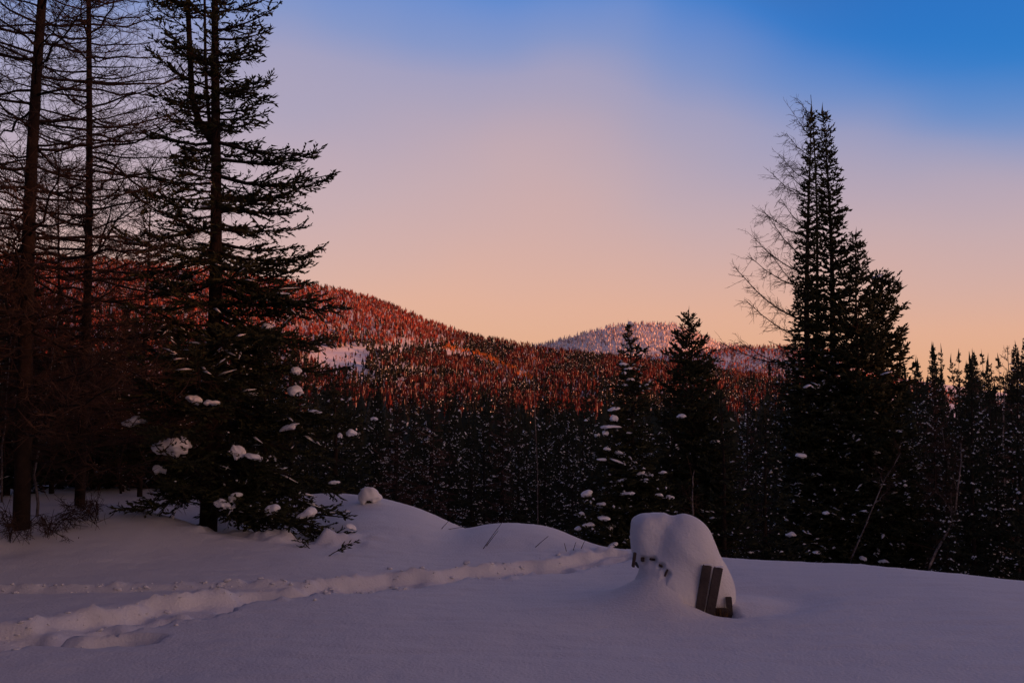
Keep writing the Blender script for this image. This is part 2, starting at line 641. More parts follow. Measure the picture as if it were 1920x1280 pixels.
def axis(segs):
    out = []
    for a, b, s in segs:
        out.append(np.arange(a, b, s))
    out.append([segs[-1][1]])
    return np.concatenate(out)


gx = np.concatenate([-np.geomspace(4000, 14, 60), axis([(-13.5, -9, .12), (-9, -7, .06), (-7, 3.0, .042), (3.0, 9, .10), (9, 14, .3)]), np.geomspace(15, 4000, 60)])
gy = np.concatenate([-np.geomspace(2500, 3, 22), axis([(-2.5, 4.5, .6), (4.5, 7, .06), (7, 12.6, .034), (12.6, 18, .075), (18, 26, .25)]), np.geomspace(26.5, 4200, 90)])
X, Y = np.meshgrid(gx, gy)
near = (np.abs(X) < 14) & (Y < 26) & (Y > -3)
Z = ground(X, Y, False)
Z[near] = ground(X[near], Y[near], True)
Z -= np.clip((np.hypot(X, Y) - 260) * .06, 0, 40)       # sinks below the hills
g = G()
nx, ny = len(gx), len(gy)
idx = np.arange(nx * ny).reshape(ny, nx)
g.add(np.stack([X, Y, Z], -1), q=np.stack([idx[:-1, :-1], idx[:-1, 1:], idx[1:, 1:], idx[1:, :-1]], -1))
ground_obj = tag(g.build('ground', M['snow']), 'deep snow field with mounds and a trodden trail', None, None, 'structure')


def gz(x, y):
    return float(ground(np.array([x]), np.array([y]), True)[0])


ICO1 = icosphere(1)
rng = np.random.default_rng(19)
g = G()
cum = np.concatenate([[0], np.cumsum(np.hypot(*np.diff(TRAIL, axis=0).T))])
CR = []
for k in range(340):
    al = rng.uniform(.5, 13.5)
    c = np.array([np.interp(al, cum, TRAIL[:, 0]), np.interp(al, cum, TRAIL[:, 1])])
    c2 = np.array([np.interp(al + .1, cum, TRAIL[:, 0]), np.interp(al + .1, cum, TRAIL[:, 1])])
    nrm_ = np.array([-(c2 - c)[1], (c2 - c)[0]]) / .1
    side_ = rng.choice([-1, 1], p=[.4, .6])
    c = c + nrm_ * (side_ * rng.normal(.43, .07) if rng.random() < .75 else rng.normal(0, .35))
    sz_ = .006 + .022 * rng.random() ** 3
    CR.append((c[0], c[1], sz_))
for k in range(110):
    u_ = rng.random() * (len(TRACK) - 1.01)
    i = int(u_)
    c = TRACK[i] + (TRACK[i + 1] - TRACK[i]) * (u_ - i) + [0, rng.normal(.14, .05)]
    sz_ = .008 + .022 * rng.random() ** 2.5
    CR.append((c[0], c[1], sz_))
CR = np.array(CR)
CZ = ground(CR[:, 0], CR[:, 1], True)
for (cx_, cy_, sz_), cz_ in zip(CR, CZ):
    clump(g, (cx_, cy_, cz_ + sz_ * .15), (sz_ * rng.uniform(.8, 1.7), sz_, sz_ * rng.uniform(.6, 1.0)), rng, ICO1, .6)
tag(g.build('snow_crumbs', M['snow'], ground_obj), kind='stuff')

# ------------------------------------------------------------------ hills
def radial_hill(name, sky_px, sky_py, r_ridge, r_foot, material, label, z_foot=-18, power=1.25, px0=-400, px1=2300, tree=8.0, seed=0, rough=3.0):
    """terrain whose ridge rises to the crest line seen over the forest, falling away again behind it"""
    pxs = np.linspace(px0, px1, 180)
    az = np.arctan((pxs - 960) / FPX)
    rid = np.interp(pxs, r_ridge[0], r_ridge[1])
    py = np.interp(pxs, sky_px, sky_py)
    zr = np.array([at(p, q, rr)[2] for p, q, rr in zip(pxs, py, rid)]) - tree
    ts = np.concatenate([np.linspace(0, 1, 70), np.linspace(1.03, 1.9, 16)])
    T, A = np.meshgrid(ts, az, indexing='ij')
    RID = np.broadcast_to(rid, T.shape)
    ZR = np.broadcast_to(zr, T.shape)
    Yd = r_foot + (RID - r_foot) * T
    Xd = Yd * np.tan(A)
    up = np.clip(T, 0, 1)
    S = up ** power
    Zd = z_foot + (ZR - z_foot) * S
    Zd = np.where(T > 1, ZR - (T - 1) * (ZR - z_foot) * 1.1, Zd)
    Zd = Zd + rough * fbm(Xd * .012 + seed, Yd * .012, 4, seed) * np.clip(np.sin(np.clip(T, 0, 1) * math.pi), 0, 1) * 2
    g = G()
    a, b = T.shape
    i = np.arange(a * b).reshape(a, b)
    g.add(np.stack([Xd, Yd, Zd], -1), q=np.stack([i[:-1, :-1], i[:-1, 1:], i[1:, 1:], i[1:, :-1]], -1))
    o = g.build(name, material)
    tag(o, label, None, None, 'structure')

    def sample(az_, t_):
        p = 960 + FPX * np.tan(az_)
        rr = np.interp(p, r_ridge[0], r_ridge[1])
        fi = np.interp(t_, ts, np.arange(len(ts)))
        fj = np.interp(az_, az, np.arange(len(az)))
        i0 = np.clip(fi.astype(int), 0, a - 2)
        j0 = np.clip(fj.astype(int), 0, b - 2)
        u = fi - i0
        v = fj - j0
        z = Zd[i0, j0] * (1 - u) * (1 - v) + Zd[i0 + 1, j0] * u * (1 - v) + Zd[i0, j0 + 1] * (1 - u) * v + Zd[i0 + 1, j0 + 1] * u * v
        yy = r_foot + (rr - r_foot) * t_
        return np.stack([yy * np.tan(az_), yy, z], -1)
    return sample, rid.mean()


M['hill_snow'] = mat('hill_snow', (.78, .77, .80), .8, [(.85, .84, .86)], 0.02)
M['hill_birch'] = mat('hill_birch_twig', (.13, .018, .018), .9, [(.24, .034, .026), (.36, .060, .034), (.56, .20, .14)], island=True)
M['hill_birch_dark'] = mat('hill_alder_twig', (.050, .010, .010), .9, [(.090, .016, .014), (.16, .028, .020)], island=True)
M['hill_orange'] = mat('hill_tamarack_twig', (.36, .10, .022), .9, [(.46, .15, .04)], island=True)
M['hill_trunk'] = mat('hill_birch_trunk', (.36, .24, .20), .9, [(.58, .44, .39)], island=True)
M['hill_needle'] = mat('hill_spruce_needle', (.012, .014, .010), .9, [(.03, .026, .017)], island=True)

s_left, _ = radial_hill('hill', [-400, 0, 200, 400, 500, 580, 650, 750, 800, 850, 900, 950, 1030, 1150, 1300, 1500, 1700, 2300],
                        [458, 472, 480, 498, 516, 526, 540, 572, 595, 612, 625, 634, 649, 659, 678, 708, 736, 780],
                        ([-400, 600, 1000, 2300], [1350, 1300, 1150, 900]), 330, M['hill_snow'],
                        'long wooded hill sloping down behind the big spruce', seed=3)
s_far, _ = radial_hill('hill', [600, 900, 1000, 1050, 1100, 1150, 1200, 1260, 1290, 1320, 1350, 1450, 1600, 1700, 2300],
                       [720, 668, 645, 634, 619, 608, 603, 604, 610, 628, 640, 655, 690, 705, 790],
                       ([600, 2300], [2700, 2700]), 1500, M['hill_snow'], 'distant frosted wooded summit lit pink', px0=600, seed=7, rough=5)
s_right, _ = radial_hill('hill', [900, 1150, 1250, 1350, 1430, 1500, 1560, 1620, 1700, 1800, 1920, 2300],
                         [720, 672, 658, 649, 645, 644, 652, 674, 706, 738, 765, 790],
                         ([900, 2300], [1750, 1750]), 900, M['hill_snow'], 'low wooded ridge behind the tall right-hand spruces', px0=900, seed=11, rough=4)

rng = np.random.default_rng(5)


def hill_trees(P, kind, h, rng, twigs, trunks, needles, snows, dens=4, nfl=3):
    """low detail trees of a far-off wood, in bulk"""
    n = len(P)
    up = np.array([0, 0, 1.0])
    b = kind == 0
    Pb, hb = P[b], h[b]
    if len(Pb):
        for k in range(dens):
            th = rng.random(len(Pb)) * 6.28
            out = np.stack([np.cos(th), np.sin(th), 0 * th], -1)
            st = Pb + up * (hb * (.12 + .25 * rng.random(len(Pb))))[:, None]
            en = Pb + up * (hb * (.75 + .3 * rng.random(len(Pb))))[:, None] + out * (hb * .16)[:, None]
            spindles(twigs, st, en, hb * (.035 + .03 * rng.random(len(Pb))), .6)
        m = rng.random(len(Pb)) < .6
        prisms(trunks, Pb[m], Pb[m] + up * (hb[m] * .85)[:, None], .22, .10)
    c = kind == 1
    Pc, hc = P[c], h[c]
    if len(Pc):
        spindles(needles, Pc + up * (hc * .05)[:, None], Pc + up * hc[:, None], hc * .17, .18)
        for k in range(3):
            th = rng.random(len(Pc)) * 6.28
            o = np.stack([np.cos(th), np.sin(th), 0 * th], -1)
            zz = hc * (.1 + .18 * k)
            spindles(needles, Pc + up * (zz + hc * .12)[:, None], Pc + up * zz[:, None] + o * (hc * (.24 - .05 * k))[:, None], hc * .07, .6)
        for k in range(nfl):
            th = rng.random(len(Pc)) * 6.28
            zf = .2 + .6 * rng.random(len(Pc))
            o = np.stack([np.cos(th), -np.abs(np.sin(th)), 0 * th], -1)
            q = Pc + up * (hc * zf)[:, None] + o * (hc * .19 * (1 - zf))[:, None]
            w = .05 * hc * (.4 + 1.0 * rng.random(len(Pc)))
            dv = np.stack([np.cos(th * 3), np.sin(th * 3), .3 * np.sin(th * 5)], -1) * w[:, None]
            spindles(snows, q - dv, q + dv, w * .9, .5)


def forest_objects(prefix, tw, tr, nd, sn, tm, nm, label):
    for gg, nme, mm, w in ((tw, 'forest', tm, 'bare reddish crowns'), (tr, 'forest', M['hill_trunk'], 'pale birch stems'), (nd, 'forest', nm, 'dark conifers'), (sn, 'forest', M['snow_clump'], 'snow on the conifers')):
        if gg.n:
            tag(gg.build(nme, mm), w + ' ' + label, 'forest', None, 'stuff')


# left hill: bare birch above, spruce and brown scrub lower down, a cleared snow slope left open
n = 33000
az = np.arctan((rng.uniform(-60, 1560, n) - 960) / FPX)
t = 1 - rng.random(n) ** 1.15 * .90
P = s_left(az, t)
px, py = project(P)
nsz = fbm(P[:, 0] * .008, P[:, 1] * .008, 3, 77)
nsm = fbm(P[:, 0] * .03, P[:, 1] * .03, 2, 78)
nsc = fbm(px * .035, py * .09, 3, 79)
clear = ((px > 585 + 45 * nsc) & (px < 700 + 35 * nsc) & (py > 654 + 6 * nsc) & (py < 706)) | ((px > 600) & (px < 768) & (py > 653 + 5 * nsc) & (py < 662 + 7 * nsc))
keep = ~clear | (rng.random(n) < .07 + .6 * (nsc > .18) * (py > 666))
orange = (np.abs(py - np.interp(px, [820, 900, 950, 1000], [655, 672, 694, 722])) < 5) & (px > 830) & (px < 1000)
conp = np.clip(.12 + .9 * smooth(635, 672, py + 22 * nsz) * smooth(640, 760, px) + .18 * smooth(0, .6, nsz) + .1 * smooth(.97, 1, t), 0, .72)
stand = fbm(px * .012 + 40, py * .045, 3, 81)
conp = np.clip(conp * (.25 + 1.6 * smooth(-.22, .25, stand)), 0, .9)
kind = (rng.random(n) < conp).astype(int)
kind[orange] = 2
h = rng.uniform(5.5, 10.5, n) * np.where(kind == 1, .95, 1)
h[clear] *= .5
P, px, py, kind, h, keep, nsz = P[keep], px[keep], py[keep], kind[keep], h[keep], keep[keep], nsz[keep]
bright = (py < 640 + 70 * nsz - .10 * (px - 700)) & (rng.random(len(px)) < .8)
kind = np.where((rng.random(len(px)) < .5) & (py < np.interp(px, [400, 500, 650, 760], [508, 524, 547, 584])) & (px < 760), 2, kind)
tw, tw2, tr, nd, sn, og = G(), G(), G(), G(), G(), G()
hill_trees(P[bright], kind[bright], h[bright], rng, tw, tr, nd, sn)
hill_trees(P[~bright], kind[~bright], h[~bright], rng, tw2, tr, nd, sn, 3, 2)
k2 = kind == 2
hill_trees(P[k2], kind[k2] * 0, h[k2] * .8, rng, og, G(), G(), G())
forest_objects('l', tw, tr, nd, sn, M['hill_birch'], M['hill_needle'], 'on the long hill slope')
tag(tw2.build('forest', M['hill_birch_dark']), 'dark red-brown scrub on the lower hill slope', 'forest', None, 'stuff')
tag(og.build('forest', M['hill_orange']), 'strip of orange bare tamaracks along the lower hill slope', 'forest', None, 'stuff')

# far summit: frosted conifers
n = 6500
az = np.arctan((rng.uniform(980, 1560, n) - 960) / FPX)
t = 1 - rng.random(n) ** 1.3 * .75
P = s_far(az, t)
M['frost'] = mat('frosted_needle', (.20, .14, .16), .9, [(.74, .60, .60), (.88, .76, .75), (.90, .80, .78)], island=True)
M['frost_dark'] = mat('rime_needle', (.05, .04, .06), .9, [(.20, .15, .18), (.42, .33, .35)], island=True)
tw, tr, nd, sn = G(), G(), G(), G()
hill_trees(P, np.ones(n, int), rng.uniform(8, 15, n), rng, tw, tr, nd, sn)
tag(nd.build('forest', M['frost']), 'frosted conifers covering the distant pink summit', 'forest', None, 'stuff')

# right-hand ridge
n = 6500
az = np.arctan((rng.uniform(1150, 1990, n) - 960) / FPX)
t = 1 - rng.random(n) ** 1.3 * .8
P = s_right(az, t)
kind = (rng.random(n) < .45 + .3 * fbm(P[:, 0] * .006, P[:, 1] * .006, 2, 90)).astype(int)
tw, tr, nd, sn = G(), G(), G(), G()
hill_trees(P, kind, rng.uniform(7, 12, n), rng, tw, tr, nd, sn, 3)
tag(tw.build('forest', M['hill_birch']), 'bare reddish trees on the low ridge behind the tall spruces', 'forest', None, 'stuff')
tag(tr.build('forest', M['hill_trunk']), 'pale stems on the low ridge behind the tall spruces', 'forest', None, 'stuff')
tag(nd.build('forest', M['frost_dark']), 'dusky conifers on the low ridge behind the tall spruces', 'forest', None, 'stuff')
tag(sn.build('forest', M['snow_clump']), 'snow on the conifers of the low ridge', 'forest', None, 'stuff')

# unseen wooded rise behind the camera, added to keep the sun off the clearing
g = G()
sd = SUN_DIR[:2] / np.linalg.norm(SUN_DIR[:2])
pd = np.array([-sd[1], sd[0]])
us = np.linspace(-520, 440, 60)
ws = np.linspace(180, 480, 20)
U, W = np.meshgrid(us, ws)
hh = 34 * np.exp(-((W - 320) / 75) ** 2) * (1 + .06 * fbm(U * .01, W * .01, 2, 4)) - 3
XY = sd[None, None] * W[..., None] + pd[None, None] * U[..., None]
i = np.arange(U.size).reshape(U.shape)
g.add(np.concatenate([XY, hh[..., None]], -1), q=np.stack([i[:-1, :-1], i[:-1, 1:], i[1:, 1:], i[1:, :-1]], -1))
tag(g.build('hill', M['hill_snow']), 'unseen wooded rise added to shade the clearing from the sun', None, None, 'structure')
uu = rng.uniform(-515, 435, 1800)
ww = rng.normal(320, 35, 1800)
zz = 34 * np.exp(-((ww - 320) / 75) ** 2) - 3
P = np.concatenate([sd * ww[:, None] + pd * uu[:, None], zz[:, None]], -1)
nd = G()
hill_trees(P, np.ones(1800, int), rng.uniform(7, 12, 1800), rng, G(), G(), nd, G())
tag(nd.build('forest', M['needle_dark']), 'unseen conifers on the rise added to block the sun', 'forest', None, 'stuff')


# unseen woods behind and left of the camera, added to block low sky light
n = 420
aa = np.radians(rng.uniform(178, 322, n))
rr = 11 + 34 * rng.random(n) ** .8
P = np.stack([np.sin(aa) * rr, np.cos(aa) * rr, 0 * rr], -1)
P[:, 2] = ground(P[:, 0], P[:, 1], False) - .2
nd = G()
hill_trees(P, np.ones(n, int), rng.uniform(8, 14, n), rng, G(), G(), nd, G())
tag(nd.build('forest', M['needle_dark']), 'unseen conifers added behind the camera to block low sky light', 'forest', None, 'stuff')


# ------------------------------------------------------------------ tree builders
def bough_shoots(fol, wood, origin, az_, length, p0, p1, rng, step, lat_f, shoot, sr, thick, sway=0.15, bare=0.2, curl=0.25, hang=0.0):
    """one conifer bough: a curved limb, side shoots, needle-clad twigs; returns points along its upper side"""
    nseg = 9
    tt = np.linspace(0, 1, nseg)
    a = az_ + sway * (tt ** 2) * rng.normal()
    hx = np.cumsum(np.cos(a)) / nseg * length
    hy = np.cumsum(np.sin(a)) / nseg * length
    hx -= hx[0]
    hy -= hy[0]
    zz = length * (p0 * tt + p1 * tt ** 2) + .02 * length * rng.normal(size=nseg) * tt
    pts = origin + np.stack([hx, hy, zz], -1)
    rad = thick * (1 - .85 * tt)
    prisms(wood, pts[:-2:2], pts[2::2], rad[:-2:2], rad[2::2], 3)
    nl = max(3, int(length * (1 - bare) / step))
    ts = bare + (1 - bare) * (np.arange(nl) + rng.random(nl)) / nl
    tips = []
    S0, S1 = [], []
    for k, tv in enumerate(ts):
        f = tv * (nseg - 1)
        i = min(int(f), nseg - 2)
        base = pts[i] + (pts[i + 1] - pts[i]) * (f - i)
        d = unit(pts[i + 1] - pts[i])
        for sgn in (-1, 1):
            if rng.random() < .12:
                continue
            ang = sgn * math.radians(rng.uniform(32, 68))
            dd = np.array([d[0] * math.cos(ang) - d[1] * math.sin(ang), d[0] * math.sin(ang) + d[1] * math.cos(ang), d[2] * .6 - .12 - hang + rng.normal() * .26])
            dd /= np.linalg.norm(dd)
            ll = (lat_f * length * (1 - tv) ** .8 * (.45 + .55 * min(1, tv / .3)) + shoot) * rng.uniform(.55, 1.15)
            ns = max(2, int(ll / (shoot * .42)))
            q = (np.arange(ns) + rng.random(ns) * .6) / ns
            c = base + dd * (ll * q)[:, None]
            c[:, 2] += curl * ll * q ** 2 * .5
            th = ang * 0 + rng.choice([-1, 1], ns) * np.radians(rng.uniform(15, 60, ns))
            e = np.stack([dd[0] * np.cos(th) - dd[1] * np.sin(th), dd[0] * np.sin(th) + dd[1] * np.cos(th), dd[2] + curl + rng.normal(size=ns) * .28], -1)
            e = unit(e) * (shoot * rng.uniform(.6, 1.3, ns))[:, None]
            S0.append(c)
            S1.append(c + e)
            end = base + dd * ll
            end[2] += curl * ll * .5
            S0.append(base[None])
            S1.append(end[None])
            tips.append(np.concatenate([base, end]))
    if S0:
        A, B = np.concatenate(S0), np.concatenate(S1)
        spindles(fol, A, B, sr * rng.uniform(.7, 1.3, len(A)), .5)
    tt = pts[-1] - pts[-2]
    spindles(fol, pts[-2:-1], pts[-1:] + unit(tt)[None] * shoot, sr * 1.2)
    return pts, tips


def trunk_pts(H, rng, lean=(0, 0), wig=.012, n=14, sink=.5):
    z = np.concatenate([[-sink], np.linspace(0, H, n)])
    f = np.clip(z / H, 0, 1)
    x = lean[0] * z + wig * H * np.sin(f * 5 + rng.random() * 6) * f
    y = lean[1] * z + wig * H * np.sin(f * 4 + rng.random() * 6) * f
    return np.stack([x, y, z], -1)


def along_trunk(P, z):
    return np.array([np.interp(z, P[:, 2], P[:, 0]), np.interp(z, P[:, 2], P[:, 1]), z])


def spruce(rng, H, rad, prof, step_z, shoot, sr, lat_step, lat_f=.42, base_r=.1, lean=(0, 0), z0=.2, droop=(-.35, .25), per=5, bare=.15, jitter=.3, hang=0.0, gaps=0.0, extra=(), gaps_top=1.0):
    """prof: (height fraction, reach) table; returns trunk, limbs, foliage collectors and points where snow can lie"""
    tk, wd, fo = G(), G(), G()
    P = trunk_pts(H, rng, lean)
    tube(tk, P, np.maximum(base_r * (1 - np.clip(P[:, 2] / H, 0, 1)) ** .9, base_r * .06), 8)
    z = z0
    tips = []
    limbs = []
    while z < H * .985:
        f = z / H
        R = rad * np.interp(f, prof[0], prof[1])
        nb = max(3, int(per * (1.25 - .5 * f) * rng.uniform(.75, 1.25)))
        a0 = rng.random() * 6.28
        for k in range(nb):
            if rng.random() < gaps * (1 if f < .28 else gaps_top):
                continue
            Lb = R * rng.uniform(1 - jitter, 1 + jitter * .45)
            Lb = max(Lb, .06)
            sh = shoot * min(1.0, .28 + .72 * Lb / (3.2 * shoot))
            o = along_trunk(P, min(H * .99, z + rng.uniform(-.4, .4) * step_z))
            pu = np.interp(f, [0, .5, 1], [droop[0], droop[0] * .6, .65]) + rng.normal() * .10
            p, t = bough_shoots(fo, wd, o, a0 + k * 6.283 / nb + rng.normal() * .25, Lb, pu, droop[1], rng, lat_step * max(.5, sh / shoot), lat_f, sh, sr * max(.6, sh / shoot), .011 + .010 * Lb, bare=bare, hang=hang)
            tips += t
            limbs.append(p)
        z += step_z * rng.uniform(.75, 1.25)
    for (zz, a, Lb, pu, p1) in extra:
        p, t = bough_shoots(fo, wd, along_trunk(P, zz), a, Lb, pu, p1, rng, lat_step, lat_f, shoot, sr, .014 + .012 * Lb, bare=.22, hang=hang)
        tips += t
        limbs.append(p)
    spindles(fo, P[-1:] - np.array([[0, 0, shoot * 2.5]]), P[-1:] + np.array([[0, 0, shoot]]), sr * 1.6)
    return tk, wd, fo, np.array(tips), limbs, P


def snow_strips(g, pairs, width, rng, thick=.6):
    """snow lying along the side shoots of a bough"""
    n = len(pairs)
    if not n:
        return
    a, e = pairs[:, :3], pairs[:, 3:]
    s0 = rng.uniform(.15, .55, n)[:, None]
    w = width * rng.uniform(.6, 1.35, n)
    up = np.stack([0 * w, 0 * w, w * thick], -1)
    mid = a + (e - a) * (s0 + .95) / 2 + up * 1.1
    p0 = a + (e - a) * s0 + up * .5
    p1 = a + (e - a) * 1.02 + up * .5
    d = unit(p1 - p0)
    sd_ = unit(np.cross(d, np.array([0, 0, 1.0])))
    V = np.stack([p0, mid + sd_ * w[:, None], mid - sd_ * w[:, None], mid + up * 1.3, mid - up * .9, p1], 1)
    t = np.array([[0, 3, 1], [0, 2, 3], [0, 1, 4], [0, 4, 2], [5, 1, 3], [5, 3, 2], [5, 4, 1], [5, 2, 4]])
    g.add(V, t=t[None] + (np.arange(n) * 6)[:, None, None])


def coated(pairs, rng, prob, keep, cell=.35):
    """pick whole neighbourhoods of shoots so that the snow lies in patches"""
    c = pairs[:, 3:]
    f = fbm(c[:, 0] / cell + 3.7 * c[:, 2], c[:, 1] / cell - 2.9 * c[:, 2], 2, int(rng.integers(1000)))
    thr = np.quantile(f, 1 - prob)
    return pairs[(f > thr) & (rng.random(len(pairs)) < keep)]


def bare_tree(rng, H, rad, prof, base_r, nb, z0=.08, lean=(0, 0), twig=.003, lev2=.22, lev3=.09, droop=(-.1, .2), step2=.16, step3=.07, sway=.25, azs=None, hangtw=0.0, stem_k=9):
    """leafless larch or birch: stem, limbs, side twigs and fine twiglets"""
    tk, lb, tw = G(), G(), G()
    P = trunk_pts(H, rng, lean, wig=.010)
    tube(tk, P, np.maximum(base_r * (1 - .95 * np.clip(P[:, 2] / H, 0, 1)) ** .85, .006), stem_k)
    for b in range(nb):
        f = z0 + (1 - z0) * (b + rng.random()) / nb * .99
        z = f * H
        Lb = rad * np.interp(f, prof[0], prof[1]) * rng.uniform(.55, 1.15)
        az_ = rng.random() * 6.283 if azs is None else rng.normal(azs[0], azs[1])
        o = along_trunk(P, z)
        nseg = 8
        tt = np.linspace(0, 1, nseg)
        a = az_ + sway * rng.normal() * tt
        pu = np.interp(f, [0, .6, 1], [droop[0], droop[0] * .3, .5]) + rng.normal() * .14
        pts = o + np.stack([Lb * tt * np.cos(a), Lb * tt * np.sin(a), Lb * (pu * tt + (droop[1] + rng.normal() * .08) * tt ** 2)], -1)
        pts[1:] += rng.normal(size=(nseg - 1, 3)) * .012 * Lb
        br = (.006 + .0075 * Lb) * (1 - .8 * tt)
        prisms(lb, pts[:-1], pts[1:], br[:-1], br[1:], 4)
        n2 = max(3, int(Lb / step2))
        q = (.10 + .9 * (np.arange(n2) + rng.random(n2)) / n2)
        fi = q * (nseg - 1)
        ii = np.minimum(fi.astype(int), nseg - 2)
        base = pts[ii] + (pts[ii + 1] - pts[ii]) * (fi - ii)[:, None]
        d = unit(pts[ii + 1] - pts[ii])
        ang = rng.choice([-1, 1], n2) * np.radians(rng.uniform(30, 75, n2))
        dd = unit(np.stack([d[:, 0] * np.cos(ang) - d[:, 1] * np.sin(ang), d[:, 0] * np.sin(ang) + d[:, 1] * np.cos(ang), d[:, 2] + rng.normal(size=n2) * .45 - hangtw], -1))
        l2 = lev2 * Lb ** .6 * (1.15 - .6 * q) * rng.uniform(.5, 1.5, n2)
        mid = base + dd * (l2 * .5)[:, None]
        d2 = unit(dd + rng.normal(size=(n2, 3)) * .25 + np.array([0, 0, .12 - hangtw * .5]))
        end = mid + d2 * (l2 * .5)[:, None]
        prisms(tw, base, mid, twig * 1.5, twig * 1.2)
        prisms(tw, mid, end, twig * 1.2, twig * .7)
        reps = np.maximum(1, (l2 / step3).astype(int))
        id3 = np.repeat(np.arange(n2), reps)
        s = rng.random(len(id3))
        c = np.where((s < .5)[:, None], base[id3] + (mid - base)[id3] * (2 * s)[:, None], mid[id3] + (end - mid)[id3] * (2 * s - 1)[:, None])
        e = unit(dd[id3] * .6 + rng.normal(size=(len(id3), 3)) * .55 - np.array([0, 0, hangtw])) * (lev3 * rng.uniform(.5, 1.5, len(id3)))[:, None]
        spindles(tw, c, c + e, twig * 1.05, .25)
    return tk, lb, tw, P


def put(name, label, cat, loc, tk, wd, fo, tmat, wmat, fmat, group=None, rz=0.0, names=('trunk', 'limbs', 'crown')):
    t = thing(name, label, cat, loc, rz, group)
    tk.build(names[0], tmat, t)
    if wd is not None and wd.n:
        tag(wd.build(names[1], wmat, t), kind='stuff')
    tag(fo.build(names[2], fmat, t, False), kind='stuff')
    return t


CONE = ([0, .08, .3, .6, .85, 1], [.75, .95, 1.0, .62, .28, .05])

# ------------------------------------------------------------------ the big spruce on the bank
rng = np.random.default_rng(11)
b = at(390, 1006, 13.9)
bx, by = b[0], b[1]
bz = gz(bx, by)
K = 13.9 / FPX                       # metres per photograph pixel at the spruce


def hero_limb(px_tip, py_tip, py_root, tip_depth=0.0, up=.22):
    """limb of the big spruce reaching to the place given, tip_depth metres nearer or farther"""
    q = at(px_tip, py_tip, 13.9 + tip_depth)
    r = at(392, py_root, 13.9)
    z = r[2] - bz
    v = q - np.array([bx, by, r[2]])
    Lb = math.hypot(v[0], v[1])
    return (z, math.atan2(v[1], v[0]), Lb, v[2] / Lb - up, up)


limbs_ = [hero_limb(*a) for a in [
    (640, 340, 372, -.3, .30), (630, 292, 300, .3, .26), (655, 330, 330, 0, .30), (600, 285, 268, -.5, .2), (600, 395, 385, .6, .22), (560, 350, 400, -.4, .2),
    (628, 468, 475, .0, .30), (600, 480, 500, -.4, .26), (585, 465, 455, .5, .24), (520, 425, 420, .3, .2), (545, 500, 470, -.5, .22),
    (690, 575, 520, 0, .30), (640, 560, 535, -.4, .3), (610, 590, 540, .5, .25), (560, 570, 560, .2, .2),
    (660, 640, 590, -.2, .3), (600, 650, 600, -.5, .22), (690, 690, 660, .2, .25),
    (530, 185, 215, 0, .25), (525, 150, 170, .4, .25), (515, 90, 120, -.3, .25), (545, 12, 60, 0, .3), (530, 60, 75, .3, .3), (500, 230, 235, -.5, .2),
    (290, 90, 120, .2, .2), (275, 180, 215, -.2, .22), (260, 330, 345, .0, .22), (250, 250, 270, .5, .2), (240, 440, 425, .3, .2), (230, 520, 470, -.3, .2),
    (690, 970, 850, -.5, .15), (680, 920, 830, .3, .15), (640, 1010, 870, -.9, .12), (600, 1030, 890, -1.0, .12), (660, 860, 780, -.2, .2), (690, 800, 740, .3, .2),
    (560, 1035, 900, -.9, .10), (620, 950, 860, .4, .12), (500, 1000, 890, -.8, .12), (240, 960, 850, -.3, .10), (260, 900, 820, .2, .12), (210, 850, 780, -.3, .15), (290, 985, 880, -.5, .1)]]
CLUMPS = [(322, 838, 56, 40, -.9), (364, 750, 30, 20, -.9), (396, 756, 32, 15, -.95), (445, 846, 30, 34, -.6), (512, 958, 38, 24, -1.1), (420, 946, 30, 18, -.9),
                                             (443, 932, 30, 22, -.6), (575, 965, 40, 26, -.9), (500, 615, 26, 22, -.3), (556, 697, 24, 18, -.3), (552, 735, 40, 26, -.2), (590, 774, 34, 12, .1),
                                             (660, 812, 30, 16, .1), (637, 816, 12, 12, 0), (545, 800, 44, 14, -.3), (255, 792, 48, 20, -.3), (380, 655, 22, 20, -.5), (300, 880, 26, 24, -.6),
                                             (660, 990, 34, 14, -.6), (480, 858, 44, 14, -.6), (700, 785, 20, 10, .3), (530, 552, 34, 10, -.3), (625, 905, 28, 10, .2), (355, 903, 24, 12, .1)]
for (cx, cy, w_, h_, dd_) in CLUMPS:
    sgn = 1 if cx > 392 else -1
    limbs_.append(hero_limb(cx + sgn * w_ * .9, cy + h_ * .55, cy - 30 - .12 * abs(cx - 392), dd_ * 1.25, .2))
prof = ([0, .05, .12, .3, .42, .50, .62, .8, 1], [.8, .95, 1.0, 1.0, .72, .56, .50, .36, .05])
tk, wd, fo, tips, limbs, P = spruce(rng, 11.0, 1.75, prof,   .25, .085, .0125, .072, .38, .128, z0=.42, droop=(-.24, .22), per=6, bare=.16, jitter=.45, gaps=.14, gaps_top=2.3, extra=limbs_, lean=(0.002, 0))
# the stem divides at two thirds of its height into a pair of leaders
for (pts_, r_) in (([(395, 262), (372, 225), (360, 180), (356, 90), (352, 0), (350, -200)], .055), ([(395, 250), (388, 180), (385, 100), (383, -60)], .03)):
    pp = np.array([at(a, c, 13.85) - np.array([bx, by, bz]) for a, c in pts_])
    tube(tk, pp, np.linspace(r_, r_ * .55, len(pp)), 7)
    for k in range(16):
        f = .15 + .85 * rng.random()
        o = np.array([np.interp(f, np.linspace(0, 1, len(pp)), pp[:, i]) for i in range(3)])
        _, t_ = bough_shoots(fo, wd, o, rng.random() * 6.28, rng.uniform(.35, .8), rng.normal(-.05, .15), .25, rng, .085, .38, .085, .0105, .014)
